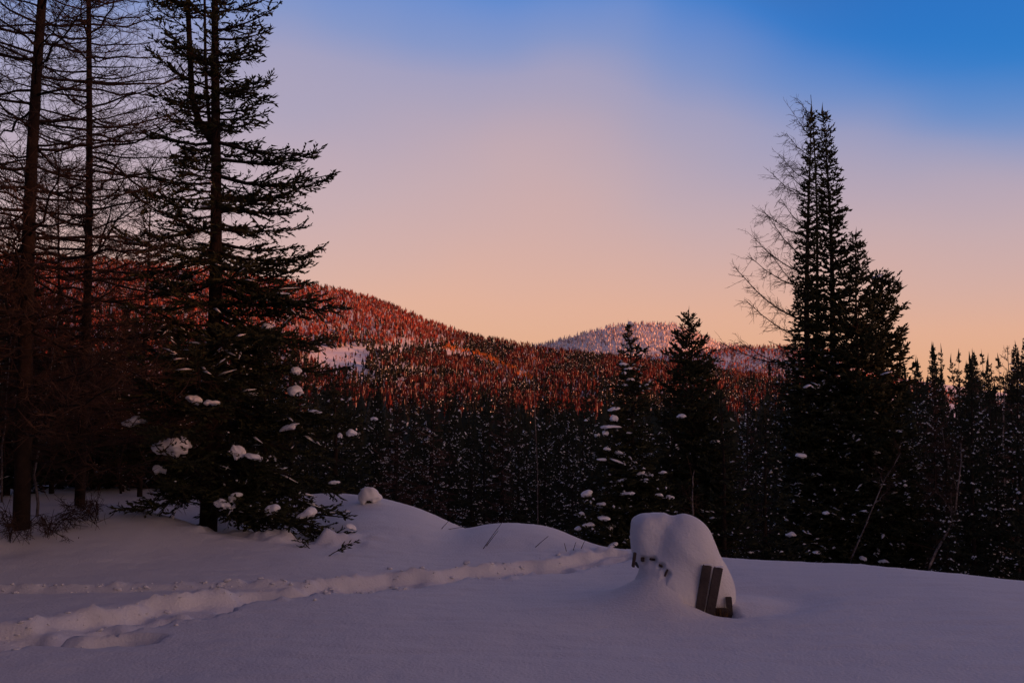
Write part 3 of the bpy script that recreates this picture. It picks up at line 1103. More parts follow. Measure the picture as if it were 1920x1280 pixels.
# fine dead twigs on the inner limbs
dead = G()
for p in limbs:
    n = 26
    f = rng.uniform(0, .75, n) * (len(p) - 1)
    i = np.minimum(f.astype(int), len(p) - 2)
    c = p[i] + (p[i + 1] - p[i]) * (f - i)[:, None]
    e = unit(rng.normal(size=(n, 3)) * [1, 1, .5] - [0, 0, .55]) * rng.uniform(.08, .34, n)[:, None]
    spindles(dead, c, c + e, .0034, .3)
hero = thing('spruce_tree', 'big dark spruce with forked stem and ragged boughs on the snow bank', 'tree', (bx, by, bz))
tk.build('trunk', M['bark'], hero)
tag(wd.build('limbs', M['bark'], hero), kind='stuff')
tag(fo.build('crown', M['needle'], hero, False), kind='stuff')
tag(dead.build('dead_twigs', M['twig'], hero, False), kind='stuff')
for i, (px_, py_, w_, h_, dd_) in enumerate(CLUMPS):
    g = G()
    q = at(px_, py_, 13.9 + dd_) - np.array([bx, by, bz])
    k_ = .82 if w_ > 50 else .66
    clump(g, q, np.array([w_ * K * .55 * k_, w_ * K * .5 * k_, h_ * K * .6 * k_]), rng, ICO3, .6)
    g.build('snow_clump', M['snow_clump'], hero)
sn = G()
low = tips[tips[:, 5] < 4.6]
snow_strips(sn, coated(low, rng, .075, .75), .020, rng)
low = tips[tips[:, 5] < 4.9]
sel = low[rng.random(len(low)) < .035]
flecks(sn, sel[:, 3:] + [0, 0, .012], rng.uniform(.010, .026, len(sel)), .013, rng)
o = sn.build('snow_flecks', M['snow_clump'], hero)
tag(o, kind='stuff')

# ------------------------------------------------------------------ bare larches on the left
LARCH = ([0, .1, .3, .6, .85, 1], [.8, 1, 1, .75, .4, .08])
for (px_, py_, dep, H_, rad_, br_, nb_, seed_, lab) in [
    (40, 992, 12.6, 12.5, 2.3, .105, 160, 21, 'thick bare larch stem at the left edge on the snow bank'),
    (150, 930, 16.5, 13.5, 2.6, .085, 190, 22, 'slender bare larch between the edge larch and the big spruce'),
    (262, 930, 18.5, 6.2, 1.7, .05, 90, 23, 'thin brown bare larch close behind the big spruce'),
    (-95, 960, 15.0, 12.0, 2.4, .09, 80, 24, 'bare larch past the left edge whose twigs reach into view'),
    (96, 935, 19.0, 6.8, 2.0, .05, 90, 25, 'thin bare larch behind the thick edge larch'),
]:
    rng = np.random.default_rng(seed_)
    q = at(px_, py_, dep)
    z = gz(q[0], q[1])
    tk, lb, tw, P = bare_tree(rng, H_, rad_, LARCH, br_, nb_, z0=.07, twig=.0034, lev2=.36, lev3=.15, step2=.085, step3=.055, droop=(-.12, .28), lean=(rng.normal() * .004, 0))
    put('larch_tree', lab, 'tree', (q[0], q[1], z), tk, lb, tw, M['larch_bark'], M['larch_bark'], M['twig'])

# ------------------------------------------------------------------ mid-distance forest prototypes
protos = []
for v in range(7):
    rng = np.random.default_rng(100 + v)
    H = 8.0
    wdt = [1.05, .85, 1.2, .75, 1.0, .9, 1.1][v]
    tk, wd, fo, tips, limbs, P = spruce(rng, H, wdt, ([0, .08, .25, .5, .8, 1], [.55, .85, 1, .72, .32, .04]), .30, .17, .034, .19, .40, .095, z0=.5, droop=(-.45, .22), per=6, bare=.12, jitter=.4)
    sn = G()
    m = (rng.random(len(tips)) < .03) & (tips[:, 5] < H * .84)
    ff = .018 + .105 * rng.random(m.sum()) ** 2.2
    flecks(sn, tips[m][:, 3:] + [0, 0, .03], ff, ff * .6, rng)
    snow_strips(sn, coated(tips[tips[:, 5] < H * .82], rng, .21, .65, .7), .045, rng)
    for p in limbs:
        if rng.random() < .06 and p[0, 2] < H * .8:
            flecks(sn, p[4:] + [0, 0, .03], .05, .04, rng)
    protos.append((tk.mesh('trunk'), wd.mesh('limbs'), fo.mesh('crown', False), sn.mesh('snow_flecks')))
    for me, mm in zip(protos[-1], (M['bark'], M['bark'], M['needle_dark'], M['snow_clump'])):
        me.materials.append(mm)


def forest_spruce(v, loc, sx, sz, rz, label, group):
    t = thing('forest_spruce', label, 'tree', loc, rz, group)
    t.scale = (sx, sx, sz)
    for nm, me in zip(('trunk', 'limbs', 'crown', 'snow_flecks'), protos[v]):
        if nm == 'limbs':
            continue
        o = link(nm, me, t)
        if nm != 'trunk':
            o['kind'] = 'stuff'
    return t


rng = np.random.default_rng(42)
TOPX = [-100, 0, 30, 150, 300, 420, 480, 560, 640, 700, 800, 900, 1000, 1100, 1200, 1330, 1420, 1480, 1680, 1725, 1760, 1830, 1880, 1920, 2050]
TOPY = [430, 430, 470, 560, 600, 610, 600, 650, 690, 695, 712, 722, 724, 722, 716, 706, 690, 690, 685, 652, 656, 664, 672, 634, 634]
PLACES = [(150, 'behind the thick larch at the left edge'), (330, 'behind the slender bare larches'), (480, 'behind the trunk of the big spruce'), (600, 'under the open hillside, right of the big spruce trunk'),
          (720, 'above the snow-capped stump'), (850, 'above the taller snow mound'), (960, 'above the dip between the two mounds'), (1080, 'above the low second mound'),
          (1190, 'behind the snow-laden spruce'), (1330, 'behind the pointed fir'), (1450, 'between the pointed fir and the tall spruce group'), (1600, 'behind the tall spruce pair'),
          (1700, 'behind the two shorter spruces of the tall group'), (1760, 'just right of the tall spruce group'), (1820, 'above the leaning birch'), (1880, 'near the right edge'), (9999, 'at the right edge')]


def forest_label(px, dep):
    where = next(w for lim, w in PLACES if px < lim)
    row = 'front-row ' if dep < 38 else ('half-hidden middle-row ' if dep < 56 else 'hindmost ')
    return row + 'snow-flecked forest spruce ' + where


taken = []
count = 0
tries = 0
while count < 298 and tries < 20000:
    tries += 1
    dep = 21 + 62 * rng.random() ** 1.25
    px_ = rng.uniform(-60, 1985) if rng.random() < .82 else rng.uniform(1690, 1960)
    x_ = (px_ - 960) / FPX * dep
    if dep < 30 and px_ < 1720 and px_ > 640:
        continue
    if dep < 24 and px_ < 640:
        continue
    gap = .55 + dep * .013
    if any((x_ - a) ** 2 + (dep - c) ** 2 < gap * gap for a, c in taken):
        continue
    top = np.interp(px_, TOPX, TOPY) + rng.choice([rng.uniform(-14, 6), rng.uniform(12, 95)], p=[.42, .58])
    z = gz(x_, dep)
    ztop = at(px_, top, dep)[2]
    H_ = ztop - z
    if H_ < 2.5 or H_ > 15:
        continue
    taken.append((x_, dep))
    count += 1
    sz = H_ / 8.0
    forest_spruce(int(rng.integers(7)), (x_, dep, z - .15), max(.5, sz * rng.uniform(.62, .95)) * (.9 if sz > 1.3 else 1), sz, rng.random() * 6.28,
                  forest_label(px_, dep), 'spruces of the dense forest')

ORD = ['first', 'second', 'third', 'fourth', 'fifth', 'sixth', 'seventh', 'eighth', 'ninth']
rows = {}
for o in COL.objects:
    if o.name.startswith('forest_spruce') and o['label'].startswith('front-row'):
        rows.setdefault(o['label'], []).append(o)
for lab, os_ in rows.items():
    os_.sort(key=lambda o: o.location.x / o.location.y)
    for i, o in enumerate(os_):
        if len(os_) > 1 and i < len(ORD):
            o['label'] = ' '.join((lab + ', ' + ORD[i] + ' from left').split()[:16]) if len(lab.split()) <= 13 else lab

# the rest of the valley forest, too far back to count
n = 1500
dep = rng.uniform(84, 330, n)
px_ = rng.uniform(-80, 2000, n)
x_ = (px_ - 960) / FPX * dep
zz = ground(x_, dep, False) - np.clip((np.hypot(x_, dep) - 260) * .06, 0, 40)
hh = np.clip(np.array([at(a, np.interp(a, TOPX, TOPY) + 22 + 25 * rng.random(), d)[2] for a, d in zip(px_, dep)]) - zz, 5, 14)
nd, sn = G(), G()
hill_trees(np.stack([x_, dep, zz - .3], -1), np.ones(n, int), hh, rng, G(), G(), nd, sn)
tag(nd.build('forest', M['needle_dark']), 'dark conifer mass at the back of the valley', 'forest', None, 'stuff')
tag(sn.build('forest', M['snow_clump']), 'snow on the conifers at the back of the valley', 'forest', None, 'stuff')

# bare brown larches standing in that forest
rng = np.random.default_rng(77)
bp = []
for v in range(4):
    tk, lb, tw, P = bare_tree(rng, 8.0, 1.25, LARCH, .06, 70, z0=.1, twig=.008, lev2=.34, lev3=.17, step2=.13, step3=.10, droop=(-.1, .1), stem_k=6)
    sn = G()
    idx_ = rng.random(len(tw.V)) < .5
    for vv in lb.V[::2]:
        c = vv.reshape(-1, 8, 3).mean(1)
        m = rng.random(len(c)) < .28
        flecks(sn, c[m] + [0, 0, .02], .035, .02, rng)
    ms = (tk.mesh('trunk'), lb.mesh('limbs'), tw.mesh('twigs', False), sn.mesh('snow_flecks'))
    for me, mm in zip(ms, (M['larch_bark'], M['brown_twig'], M['brown_twig'], M['snow_clump'])):
        me.materials.append(mm)
    bp.append(ms)


def bare_forest_tree(v, px_, top, dep, label, wide=1.0, name='bare_larch', group=None, flecked=True):
    x_ = (px_ - 960) / FPX * dep
    z = gz(x_, dep)
    H_ = at(px_, top, dep)[2] - z
    t = thing(name, label, 'tree', (x_, dep, z - .1), rng.random() * 6.28, group)
    s = H_ / 8.0
    t.scale = (s * wide, s * wide, s)
    for nm, me in zip(('trunk', 'limbs', 'twigs', 'snow_flecks'), bp[v]):
        if nm == 'snow_flecks' and not flecked:
            continue
        o = link(nm, me, t)
        if nm != 'trunk':
            o['kind'] = 'stuff'
    return t


for i, (px_, top, dep, lab) in enumerate([
    (815, 700, 27, 'pale-stemmed bare brown larch standing alone before the dark spruces behind the mound'),
    (1452, 690, 27, 'reddish bare larch just left of the tall spruce pair'),
    (1400, 700, 30, 'bare brown larch behind the pointed fir'),
    (1745, 700, 25, 'bare snowy-limbed larch right of the tall spruce group'),
    (1895, 640, 26, 'bare snowy-limbed larch at the right edge'),
    (1840, 690, 33, 'thin bare larch near the right edge among spruces'),
    (945, 720, 33, 'bare brown larch in the forest above the low mound'),
    (745, 720, 31, 'bare brown larch in the forest above the tall mound')]):
    bare_forest_tree(i % 4, px_, top, dep, lab)
rng = np.random.default_rng(78)
for i in range(16):
    bare_forest_tree(i % 4, rng.uniform(90, 360), rng.uniform(520, 700), rng.uniform(17.5, 24), 'brown leafless sapling in the thicket behind the left-hand larches', 1.15,
                     'bare_sapling', 'saplings of the left thicket', True)

# ------------------------------------------------------------------ single conifers and birches in front of the forest
def named_spruce(seed, px_, top, dep, label, rad, prof, shoot, sr, lat_step, step_z, per, clumps=(), fleck=.04, name='spruce_tree', base_r=.1, droop=(-.3, .22), lean=(0, 0), gaps=.05, mt='needle', zmax=.9, jitter=.35, fsize=1.0, coat=.09, csize=1.0):
    rng = np.random.default_rng(seed)
    x_ = (px_ - 960) / FPX * dep
    z = gz(x_, dep)
    H_ = at(px_, top, dep)[2] - z
    ext = []
    for (cx, cy, w, h, dd) in clumps:
        q = at(cx, cy + h * .6, dep + dd) - np.array([x_, dep, z])
        v = q[:2] - np.array(lean) * q[2]
        Lb = float(np.hypot(*v)) * 1.15 + .05
        if q[2] < H_ * .93:
            ext.append((min(H_ * .95, q[2] + .28 * Lb), math.atan2(v[1], v[0]), Lb, -.48, .22))
    tk, wd, fo, tips, limbs, P = spruce(rng, H_, rad, prof, step_z, shoot, sr, lat_step, .40, base_r, extra=ext, z0=.25, droop=droop, per=per, bare=.12, jitter=jitter, gaps=gaps, lean=lean)
    t = put(name, label, 'tree', (x_, dep, z), tk, wd, fo, M['bark'], M['bark'], M[mt])
    for (cx, cy, w, h, dd) in clumps:
        g = G()
        q = at(cx, cy, dep + dd) - np.array([x_, dep, z])
        k = dep / FPX
        clump(g, q, np.array([w * k * .55, w * k * .5, h * k * .62]) * csize, rng, ICO2, .6)
        g.build('snow_clump', M['snow_clump'], t)
    sn = G()
    k = dep / FPX
    ok = tips[tips[:, 5] < H_ * zmax]
    snow_strips(sn, coated(ok, rng, coat, .7), k * 2.6, rng)
    m = (rng.random(len(tips)) < fleck) & (tips[:, 5] < H_ * zmax)
    flecks(sn, tips[m][:, 3:] + [0, 0, k * 1.2], k * fsize * rng.uniform(1.0, 4.2, m.sum()), k * fsize * rng.uniform(.8, 2.0, m.sum()), rng)
    tag(sn.build('snow_flecks', M['snow_clump'], t), kind='stuff')
    return t


COLUMN = ([0, .1, .31, .45, .52, .63, .77, .91, 1], [.85, .92, .85, .60, .38, .27, .19, .135, .06])
named_spruce(301, 1520, 202, 25.0, 'left one of the tall narrow spruce pair rising above the right-hand forest', 1.35, COLUMN, .14, .027, .13, .17, 7, fleck=.045, coat=.17, base_r=.14, zmax=.50, mt='needle',
             clumps=[(1500, 855, 17, 8, -1.2), (1545, 962, 14, 7, -1.4), (1512, 725, 14, 5, -1), (1480, 1002, 16, 8, -1.2), (1530, 1036, 13, 6, -1.3)])
named_spruce(302, 1559, 197, 25.6, 'right one of the tall narrow spruce pair rising above the right-hand forest', 1.5, ([0, .1, .31, .45, .63, .77, .88, .95, 1], [.95, 1.0, 1.0, .70, .46, .30, .20, .145, .07]), .14, .027, .13, .17, 7, fleck=.045, coat=.17, base_r=.15, zmax=.50,
             clumps=[(1640, 848, 15, 5, -1), (1600, 978, 12, 7, -1), (1648, 958, 20, 8, -1), (1675, 975, 10, 5, -1)])
named_spruce(303, 1613, 434, 24.6, 'shorter dense spruce hugging the right side of the tall pair', 1.25, ([0, .15, .4, .62, .8, .93, 1], [.95, 1.05, 1.0, .75, .48, .24, .05]), .14, .027, .13, .17, 7, fleck=.045, coat=.17, base_r=.11, zmax=.50,
             clumps=[(1660, 700, 16, 4, -.6), (1690, 908, 15, 5, -.8), (1618, 1048, 14, 8, -.8), (1656, 1052, 12, 6, -.8)])
named_spruce(304, 1654, 516, 25.4, 'outermost round-shouldered spruce at the right end of the tall group', 1.05, ([0, .15, .4, .7, .85, .95, 1], [1, 1.05, 1.0, .74, .58, .40, .16]), .14, .028, .12, .15, 8, fleck=.045, coat=.17, base_r=.1, zmax=.50,
             clumps=[(1646, 519, 18, 5, -.2)])
SNOWY = ([0, .1, .3, .5, .7, .85, 1], [1.0, 1.02, .80, .58, .36, .20, .05])
named_spruce(305, 1188, 606, 18.0, 'young spruce heavily laden with snow clumps behind the snow-buried bench', 1.15, SNOWY, .10, .018, .085, .14, 7, fleck=.03, base_r=.06, droop=(-.38, .2), lean=(-.02, 0), gaps=.05, zmax=.93, jitter=.45, coat=.20, csize=.62,
             clumps=[(1183, 607, 15, 12, 0), (1168, 683, 20, 10, -.2), (1178, 692, 22, 9, -.2), (1170, 700, 12, 10, -.25), (1182, 712, 18, 8, -.2), (1205, 653, 10, 8, -.1), (1172, 722, 14, 7, -.2), (1150, 768, 32, 10, -.35), (1152, 786, 20, 20, -.35), (1142, 800, 42, 9, -.4), (1134, 812, 18, 14, -.4),
                     (1212, 721, 12, 6, -.2), (1178, 812, 20, 6, -.3), (1138, 842, 14, 11, -.4), (1160, 848, 24, 10, -.4), (1128, 862, 26, 9, -.5), (1160, 866, 38, 6, -.5), (1200, 888, 24, 9, -.5), (1242, 886, 20, 10, -.5), (1222, 891, 10, 8, -.5),
                     (1100, 925, 24, 18, -.6), (1132, 972, 28, 14, -.8), (1168, 900, 18, 8, -.5), (1178, 925, 30, 8, -.6), (1105, 984, 26, 14, -.8), (1090, 965, 18, 12, -.6), (1150, 1022, 30, 14, -.9), (1236, 928, 18, 8, -.5), (1212, 950, 14, 8, -.6), (1124, 1046, 22, 10, -.9), (1256, 932, 20, 9, -.4), (1085, 990, 18, 10, -.6), (1128, 945, 22, 12, -.7), (1186, 1005, 20, 10, -.8)])
named_spruce(306, 1298, 582, 21.0, 'dark pointed fir with almost no snow behind the snow-buried bench', 1.15, ([0, .12, .4, .62, .78, .9, 1], [.8, .95, 1.0, .74, .52, .26, .05]), .12, .021, .10, .17, 8, fleck=.012, coat=.015, name='fir_tree', base_r=.085, droop=(-.1, .24), gaps=0, jitter=.3,
             clumps=[(1275, 781, 18, 9, -.6), (1340, 830, 16, 9, -.4)])
for i, (px_, top, dep, rad_, lab) in enumerate([
        (1352, 735, 20.0, .95, 'low dark spruce beside the pointed fir'),
        (1430, 745, 22.0, 1.1, 'dusky spruce between the pointed fir and the tall group'),
        (1258, 770, 20.5, .8, 'short spruce squeezed between the snow-laden spruce and the fir'),
        (452, 556, 21.0, .8, 'slim dark spire just right of the big spruce trunk'),
        (548, 655, 21.0, .9, 'small spruce seen through the big spruce boughs below the open slope'),
        (20, 420, 18.5, 1.3, 'dark spruce filling the left edge behind the larches'),
        (235, 560, 20.5, 1.4, 'dark spruce in the thicket between the larches and the big spruce'),
        (330, 610, 21.5, 1.3, 'dark spruce close behind the left boughs of the big spruce'),
        (630, 735, 19.5, 1.0, 'small dark spruce behind the snow-capped stump'),
        (500, 700, 19.0, 1.2, 'broad low spruce under the right boughs of the big spruce'),
        (120, 640, 20.5, 1.2, 'low spruce behind the foot of the larches')]):
    named_spruce(320 + i, px_, top, dep, lab, rad_, SNOWY, .15, .026, .17, .25, 6, fleck=.055, base_r=.07, gaps=.05, mt='needle_dark')

# the half-dead tamarack in front of the tall pair: limbs only on its left
rng = np.random.default_rng(401)
dep = 26.4
x_ = (1530 - 960) / FPX * dep
z = gz(x_, dep)
H_ = at(1522, 178, dep)[2] - z
kk = dep / FPX
tk, lb, tw, P = bare_tree(rng, H_, 1.0, ([0, 1], [.2, .2]), .085, 14, z0=.3, twig=.0045, lev2=.3, lev3=.16, step2=.10, step3=.06)
for (tx, ty, ry) in [(1376, 500, 612), (1402, 480, 545), (1432, 395, 500), (1412, 445, 520), (1432, 398, 447), (1462, 370, 445), (1460, 290, 345), (1462, 340, 380), (1475, 250, 300), (1490, 215, 262), (1505, 205, 230),
                     (1395, 560, 640), (1440, 640, 655), (1385, 640, 690), (1440, 470, 560), (1470, 420, 470), (1480, 300, 330), (1470, 310, 370), (1350, 640, 680), (1450, 330, 372), (1500, 190, 215)]:
    q = at(tx, ty, dep + rng.normal() * .5)
    r = at(1526, ry, dep)
    o = along_trunk(P, r[2] - z)
    e = q - np.array([x_, dep, z])
    v = e - o
    tt = np.linspace(0, 1, 9)
    pts = o + v * tt[:, None]
    Lb = np.linalg.norm(v)
    pts[:, 2] += -.10 * Lb * np.sin(tt * math.pi) + rng.normal(size=9) * .012
    br = (.007 + .008 * Lb) * (1 - .75 * tt)
    prisms(lb, pts[:-1], pts[1:], br[:-1], br[1:], 4)
    n2 = int(Lb / .055)
    f = (.15 + .85 * rng.random(n2)) * 8
    i = np.minimum(f.astype(int), 7)
    c = pts[i] + (pts[i + 1] - pts[i]) * (f - i)[:, None]
    d = unit(unit(v)[None] * .55 + rng.normal(size=(n2, 3)) * .38 + np.array([0, 0, -.42]) * (rng.random(n2) < .75)[:, None])
    l2 = rng.uniform(.14, .55, n2)
    m_ = c + d * (l2 * .5)[:, None]
    e_ = m_ + unit(d + rng.normal(size=(n2, 3)) * .25 + [0, 0, -.1]) * (l2 * .5)[:, None]
    prisms(tw, c, m_, .0058, .0048)
    prisms(tw, m_, e_, .0048, .003)
    id3 = np.repeat(np.arange(n2), 5)
    s_ = rng.random(len(id3))
    c3 = c[id3] + (e_ - c)[id3] * s_[:, None]
    e3 = unit(d[id3] * .7 + rng.normal(size=(len(id3), 3)) * .5) * rng.uniform(.06, .2, len(id3))[:, None]
    prisms(tw, c3, c3 + e3, .0038, .0024)
put('tamarack_tree', 'half-bare tamarack with long leafless limbs reaching left of the tall spruce pair', 'tree', (x_, dep, z), tk, lb, tw, M['larch_bark'], M['larch_bark'], M['twig'], names=('trunk', 'limbs', 'twigs'))


def birch(label, stems, dep, r, seed, twigs=30):
    rng = np.random.default_rng(seed)
    b0 = at(stems[0][0][0], stems[0][0][1], dep)
    z = gz(b0[0], b0[1])
    org = np.array([b0[0], b0[1], z])
    t = thing('birch_tree', label, 'tree', org)
    tw = G()
    for j, st in enumerate(stems):
        p = np.array([at(a, c, dep + rng.normal() * .12 * (i > 0)) for i, (a, c) in enumerate(st)]) - org
        if j == 0:
            p = np.concatenate([[[p[0, 0] - (p[1, 0] - p[0, 0]) * .1, p[0, 1], -.3]], p])
        u = np.linspace(0, 1, 12)
        pp = np.stack([np.interp(u, np.linspace(0, 1, len(p)), p[:, i]) for i in range(3)], -1) + rng.normal(size=(12, 3)) * .012
        g = G()
        tube(g, pp, np.linspace(r, r * .35, 12) * (1 if j == 0 else .6), 7)
        g.build('trunk' if j == 0 else 'limb', M['birch'], t)
        c = pp[rng.integers(4, 12, twigs)]
        d = unit(rng.normal(size=(twigs, 3)) + [0, 0, .6])
        l = rng.uniform(.2, .7, twigs)[:, None]
        prisms(tw, c, c + d * l, .007, .003)
        c2 = np.repeat(c + d * l * .6, 4, 0)
        prisms(tw, c2, c2 + unit(rng.normal(size=c2.shape)) * .22, .004, .002)
    tag(tw.build('twigs', M['twig'], t), kind='stuff')
    return t


birch('pale birch leaning right with a forked top among the right-edge spruces', [[(1734, 1080), (1762, 1020), (1790, 965), (1797, 900), (1804, 830)], [(1790, 965), (1770, 935), (1752, 920)], [(1785, 975), (1782, 900), (1776, 840)], [(1797, 925), (1780, 870), (1765, 800)]], 22.0, .036, 501)
birch('thin birch leaning right in front of the tall spruce group', [[(1590, 1060), (1615, 1005), (1637, 950), (1658, 900), (1690, 850)], [(1655, 905), (1650, 885)], [(1640, 945), (1664, 920)]], 22.6, .022, 502, 10)
birch('thin pale birch stem standing before the pointed fir', [[(1302, 1010), (1300, 960), (1297, 920), (1300, 880)], [(1300, 970), (1296, 930)]], 19.5, .022, 503, 8)
birch('crooked white birch stem beside the thick edge larch', [[(70, 950), (66, 900), (72, 830), (82, 770), (92, 700), (108, 600)]], 15.6, .026, 504, 16)
birch('faint white birch stem at the left edge behind the thick larch', [[(4, 950), (2, 860), (10, 780), (14, 690), (30, 600)]], 17.0, .022, 505, 12)
birch('pale birch stem in the shade above the dip between the mounds', [[(1008, 1040), (1008, 900), (1002, 760), (1000, 700)]], 31.0, .020, 506, 12)
birch('pale upright birch near the right edge behind the leaning birch', [[(1880, 1085), (1884, 960), (1880, 830), (1884, 720)]], 27.0, .04, 507, 20)

# ------------------------------------------------------------------ the snow-buried bench
px0, py0 = PILE
gz0 = float(base_ground(np.array([px0]), np.array([py0]))[0])
ELL = [((-.19, .22, .565), (.205, .27, .245)), ((.09, .07, .465), (.275, .30, .335)), ((.20, .09, .17), (.285, .28, .36)), ((.25, .06, .10), (.27, .24, .27)), ((-.02, .12, .20), (.26, .30, .34)), ((-.12, -.04, .02), (.34, .28, .26))]


def pile_sdf(p):
    r = None
    for i, (c, s_) in enumerate(ELL):
        q = (p - np.array(c)) / np.array(s_)
        k0 = np.linalg.norm(q, axis=-1) if i else (np.abs(q) ** 3.2).sum(-1) ** (1 / 3.2)
        k1 = np.linalg.norm(q / np.array(s_), axis=-1)
        d = k0 * (k0 - 1) / (k1 + 1e-9)
        if r is None:
            r = d
        else:
            k = .045 if i == 1 else (.22 if i == 5 else .12)
            h = np.clip(.5 + .5 * (d - r) / k, 0, 1)
            r = d + (r - d) * h - k * h * (1 - h)
    n1 = fbm(p[..., 0] * 4 + p[..., 2] * 2.5, p[..., 1] * 4 - p[..., 2] * 3, 3, 91)
    return r + .022 * n1


org = np.array([px0, py0, gz0])


def on_pile(px, py):
    """where the sight line meets the heap or the drift"""
    dep = np.arange(8.3, 9.8, .006)
    p = np.array([at(px, py, d) for d in dep])
    hit = (pile_sdf(p - org) < 0) | (p[:, 2] < ground(p[:, 0], p[:, 1], True))
    return p[hit.argmax()] if hit.any() else at(px, py, 9.0)


SLOTS = [(on_pile(cx, cy) - org, w, ln, ry, r_) for (cx, cy, w, ln, ry, r_) in ((1190, 1050, .024, .13, .15, .034), (1206, 1049, .030, .04, .02, .030), (1224, 1049, .05, .018, .1, .020),
                                                                               (1240, 1061, .034, .02, .4, .030), (1250, 1074, .016, .07, .45, .024), (1243, 1092, .012, .05, .6, .012))]
smooth_pile = pile_sdf


def pile_sdf(p):
    r = smooth_pile(p)
    for (c, w, ln, ry, r_), (c2, *_) in zip(SLOTS[:-1], SLOTS[1:]):
        ba = c2 - c
        h = np.clip(((p - c) @ ba) / (ba @ ba), 0, 1)
        rad = r_ * (.55 + .45 * np.abs(2 * h - 1)) + .006 * vnoise(p[..., 0] * 60, p[..., 2] * 60, 4)
        d = rad - np.linalg.norm((p - c - h[..., None] * ba) * np.array([1, .7, 1]), axis=-1)
        k = .022
        h2 = np.clip(.5 - .5 * (r - d) / k, 0, 1)
        r = r + (d - r) * h2 + k * h2 * (1 - h2)
    return r


dirs, F = icosphere(5)
c0 = np.array([.03, .05, .42])
lo = np.zeros(len(dirs))
hi = np.full(len(dirs), 1.2)
for rr in np.linspace(1.2, .05, 70):           # walk in from outside to the outermost skin
    m = (pile_sdf(c0 + dirs * rr) > 0) & (hi >= rr - 1e-6 + 0)
    hi = np.where(m & (np.abs(hi - rr) < .0168), rr, hi)
lo = hi - .0180
for _ in range(12):
    mid = (lo + hi) / 2
    ins = pile_sdf(c0 + dirs * mid[:, None]) <= 0
    lo = np.where(ins, mid, lo)
    hi = np.where(ins, hi, mid)
V = c0 + dirs * hi[:, None]
g = G()
g.add(V, t=F)
sp_ = thing('snow_pile', 'tall double-humped heap of snow burying a small wooden bench', 'snow pile', (px0, py0, gz0))
g.build('snow_heap', M['snow'], sp_)


def box(g, c, s_, ry=0.0, rx=0.0, rz=0.0, bev=.004):
    v = np.array([[x, y, z] for z in (-1, 1) for x, y in ((-1, -1), (1, -1), (1, 1), (-1, 1))], float)
    s_ = np.array(s_) / 2
    rings = []
    for zf, inset in ((-1, bev), (-1, 0), (1, 0), (1, bev)):
        zz = zf * (s_[2] - (bev if inset == 0 else 0))
        rings.append([[a * (s_[0] - inset), b_ * (s_[1] - inset), zz] for a, b_ in ((-1, -1), (1, -1), (1, 1), (-1, 1))])
    V = np.array(rings).reshape(-1, 3)
    q = [[3, 2, 1, 0], [12, 13, 14, 15]] + [[r * 4 + i, r * 4 + (i + 1) % 4, (r + 1) * 4 + (i + 1) % 4, (r + 1) * 4 + i] for r in range(3) for i in range(4)]
    from mathutils import Euler
    R = np.array(Euler((rx, ry, rz)).to_matrix())
    g.add(V @ R.T + np.array(c), q=q)


bench = thing('bench', 'weathered wooden bench with two boards sticking out of the snow heap', 'bench', (px0, py0, gz0))
org = np.array([px0, py0, gz0])
for (bx_, tx_, ty_, lab) in ((1311, 1326, 1059, None), (1331, 1347, 1063, None)):
    pb = at(bx_, 1148, 8.86)
    pt = at(tx_, ty_, 8.90)
    d = pt - pb
    pb2 = pb - d * .25
    ln = np.linalg.norm(pt - pb2)
    g = G()
    box(g, (pt + pb2) / 2 - org, (.078, .030, ln), ry=math.atan2(d[0], d[2]), rx=-math.atan2(d[1], d[2]))
    o = g.build('board', M['wood'], bench, False)
    g = G()
    clump(g, pt - org + [0, .0, .004], (.040, .018, .010), np.random.default_rng(5), ICO2, .3)
    g.build('snow_rim', M['snow_clump'], o)
for nm, c, s_, kw in (('leg', (.425, -.19, -.02), (.05, .03, .26), dict(ry=-.06)), ('slat', (.235, -.20, -.03), (.36, .03, .09), dict()),
                      ('slat', (.0, .16, .33), (.70, .09, .03), dict()), ('slat', (.0, .28, .33), (.70, .09, .03), dict())):
    g = G()
    box(g, c, s_, **kw)
    g.build(nm, M['wood'], bench, False)


for c, w, ln, ry, r_ in SLOTS[:5]:
    g = G()
    box(g, c + [0, .045, 0], (w, .05, ln), ry=ry)
    g.build('slat', M['wood'], bench, False)
for cx, cy, lab in ((1291, 1150, 'tuft of brown dry grass left of the two bench boards'), (1350, 1148, 'tuft of brown dry grass right of the two bench boards')):
    rng = np.random.default_rng(int(cx))
    q = at(cx, cy, 8.93)
    zb = gz(q[0], q[1])
    t = thing('grass_tuft', lab, 'grass', (q[0], q[1], zb))
    g = G()
    n = 90
    b_ = rng.normal(size=(n, 3)) * [.026, .022, 0]
    e = b_ + np.stack([rng.normal(size=n) * .03, rng.normal(size=n) * .02, rng.uniform(.08, .21, n)], -1)
    spindles(g, b_, e, .004)
    tag(g.build('blades', M['straw'], t, False), kind='stuff')

# ------------------------------------------------------------------ stump, stems and twigs in the snow
q = at(692, 946, 15.6)
zs = gz(q[0], q[1])
t = thing('tree_stump', 'snow-capped stump on top of the taller mound', 'stump', (q[0], q[1], zs))
g = G()
tube(g, [(0, 0, -.25), (0, 0, .0), (0, 0, .08)], [.06, .055, .05], 10)
g.build('stump', M['bark'], t)
g = G()
rng = np.random.default_rng(9)
clump(g, (0, 0, .055), (.165, .14, .165), rng, ICO3, .5)
g.build('snow_cap', M['snow_clump'], t)

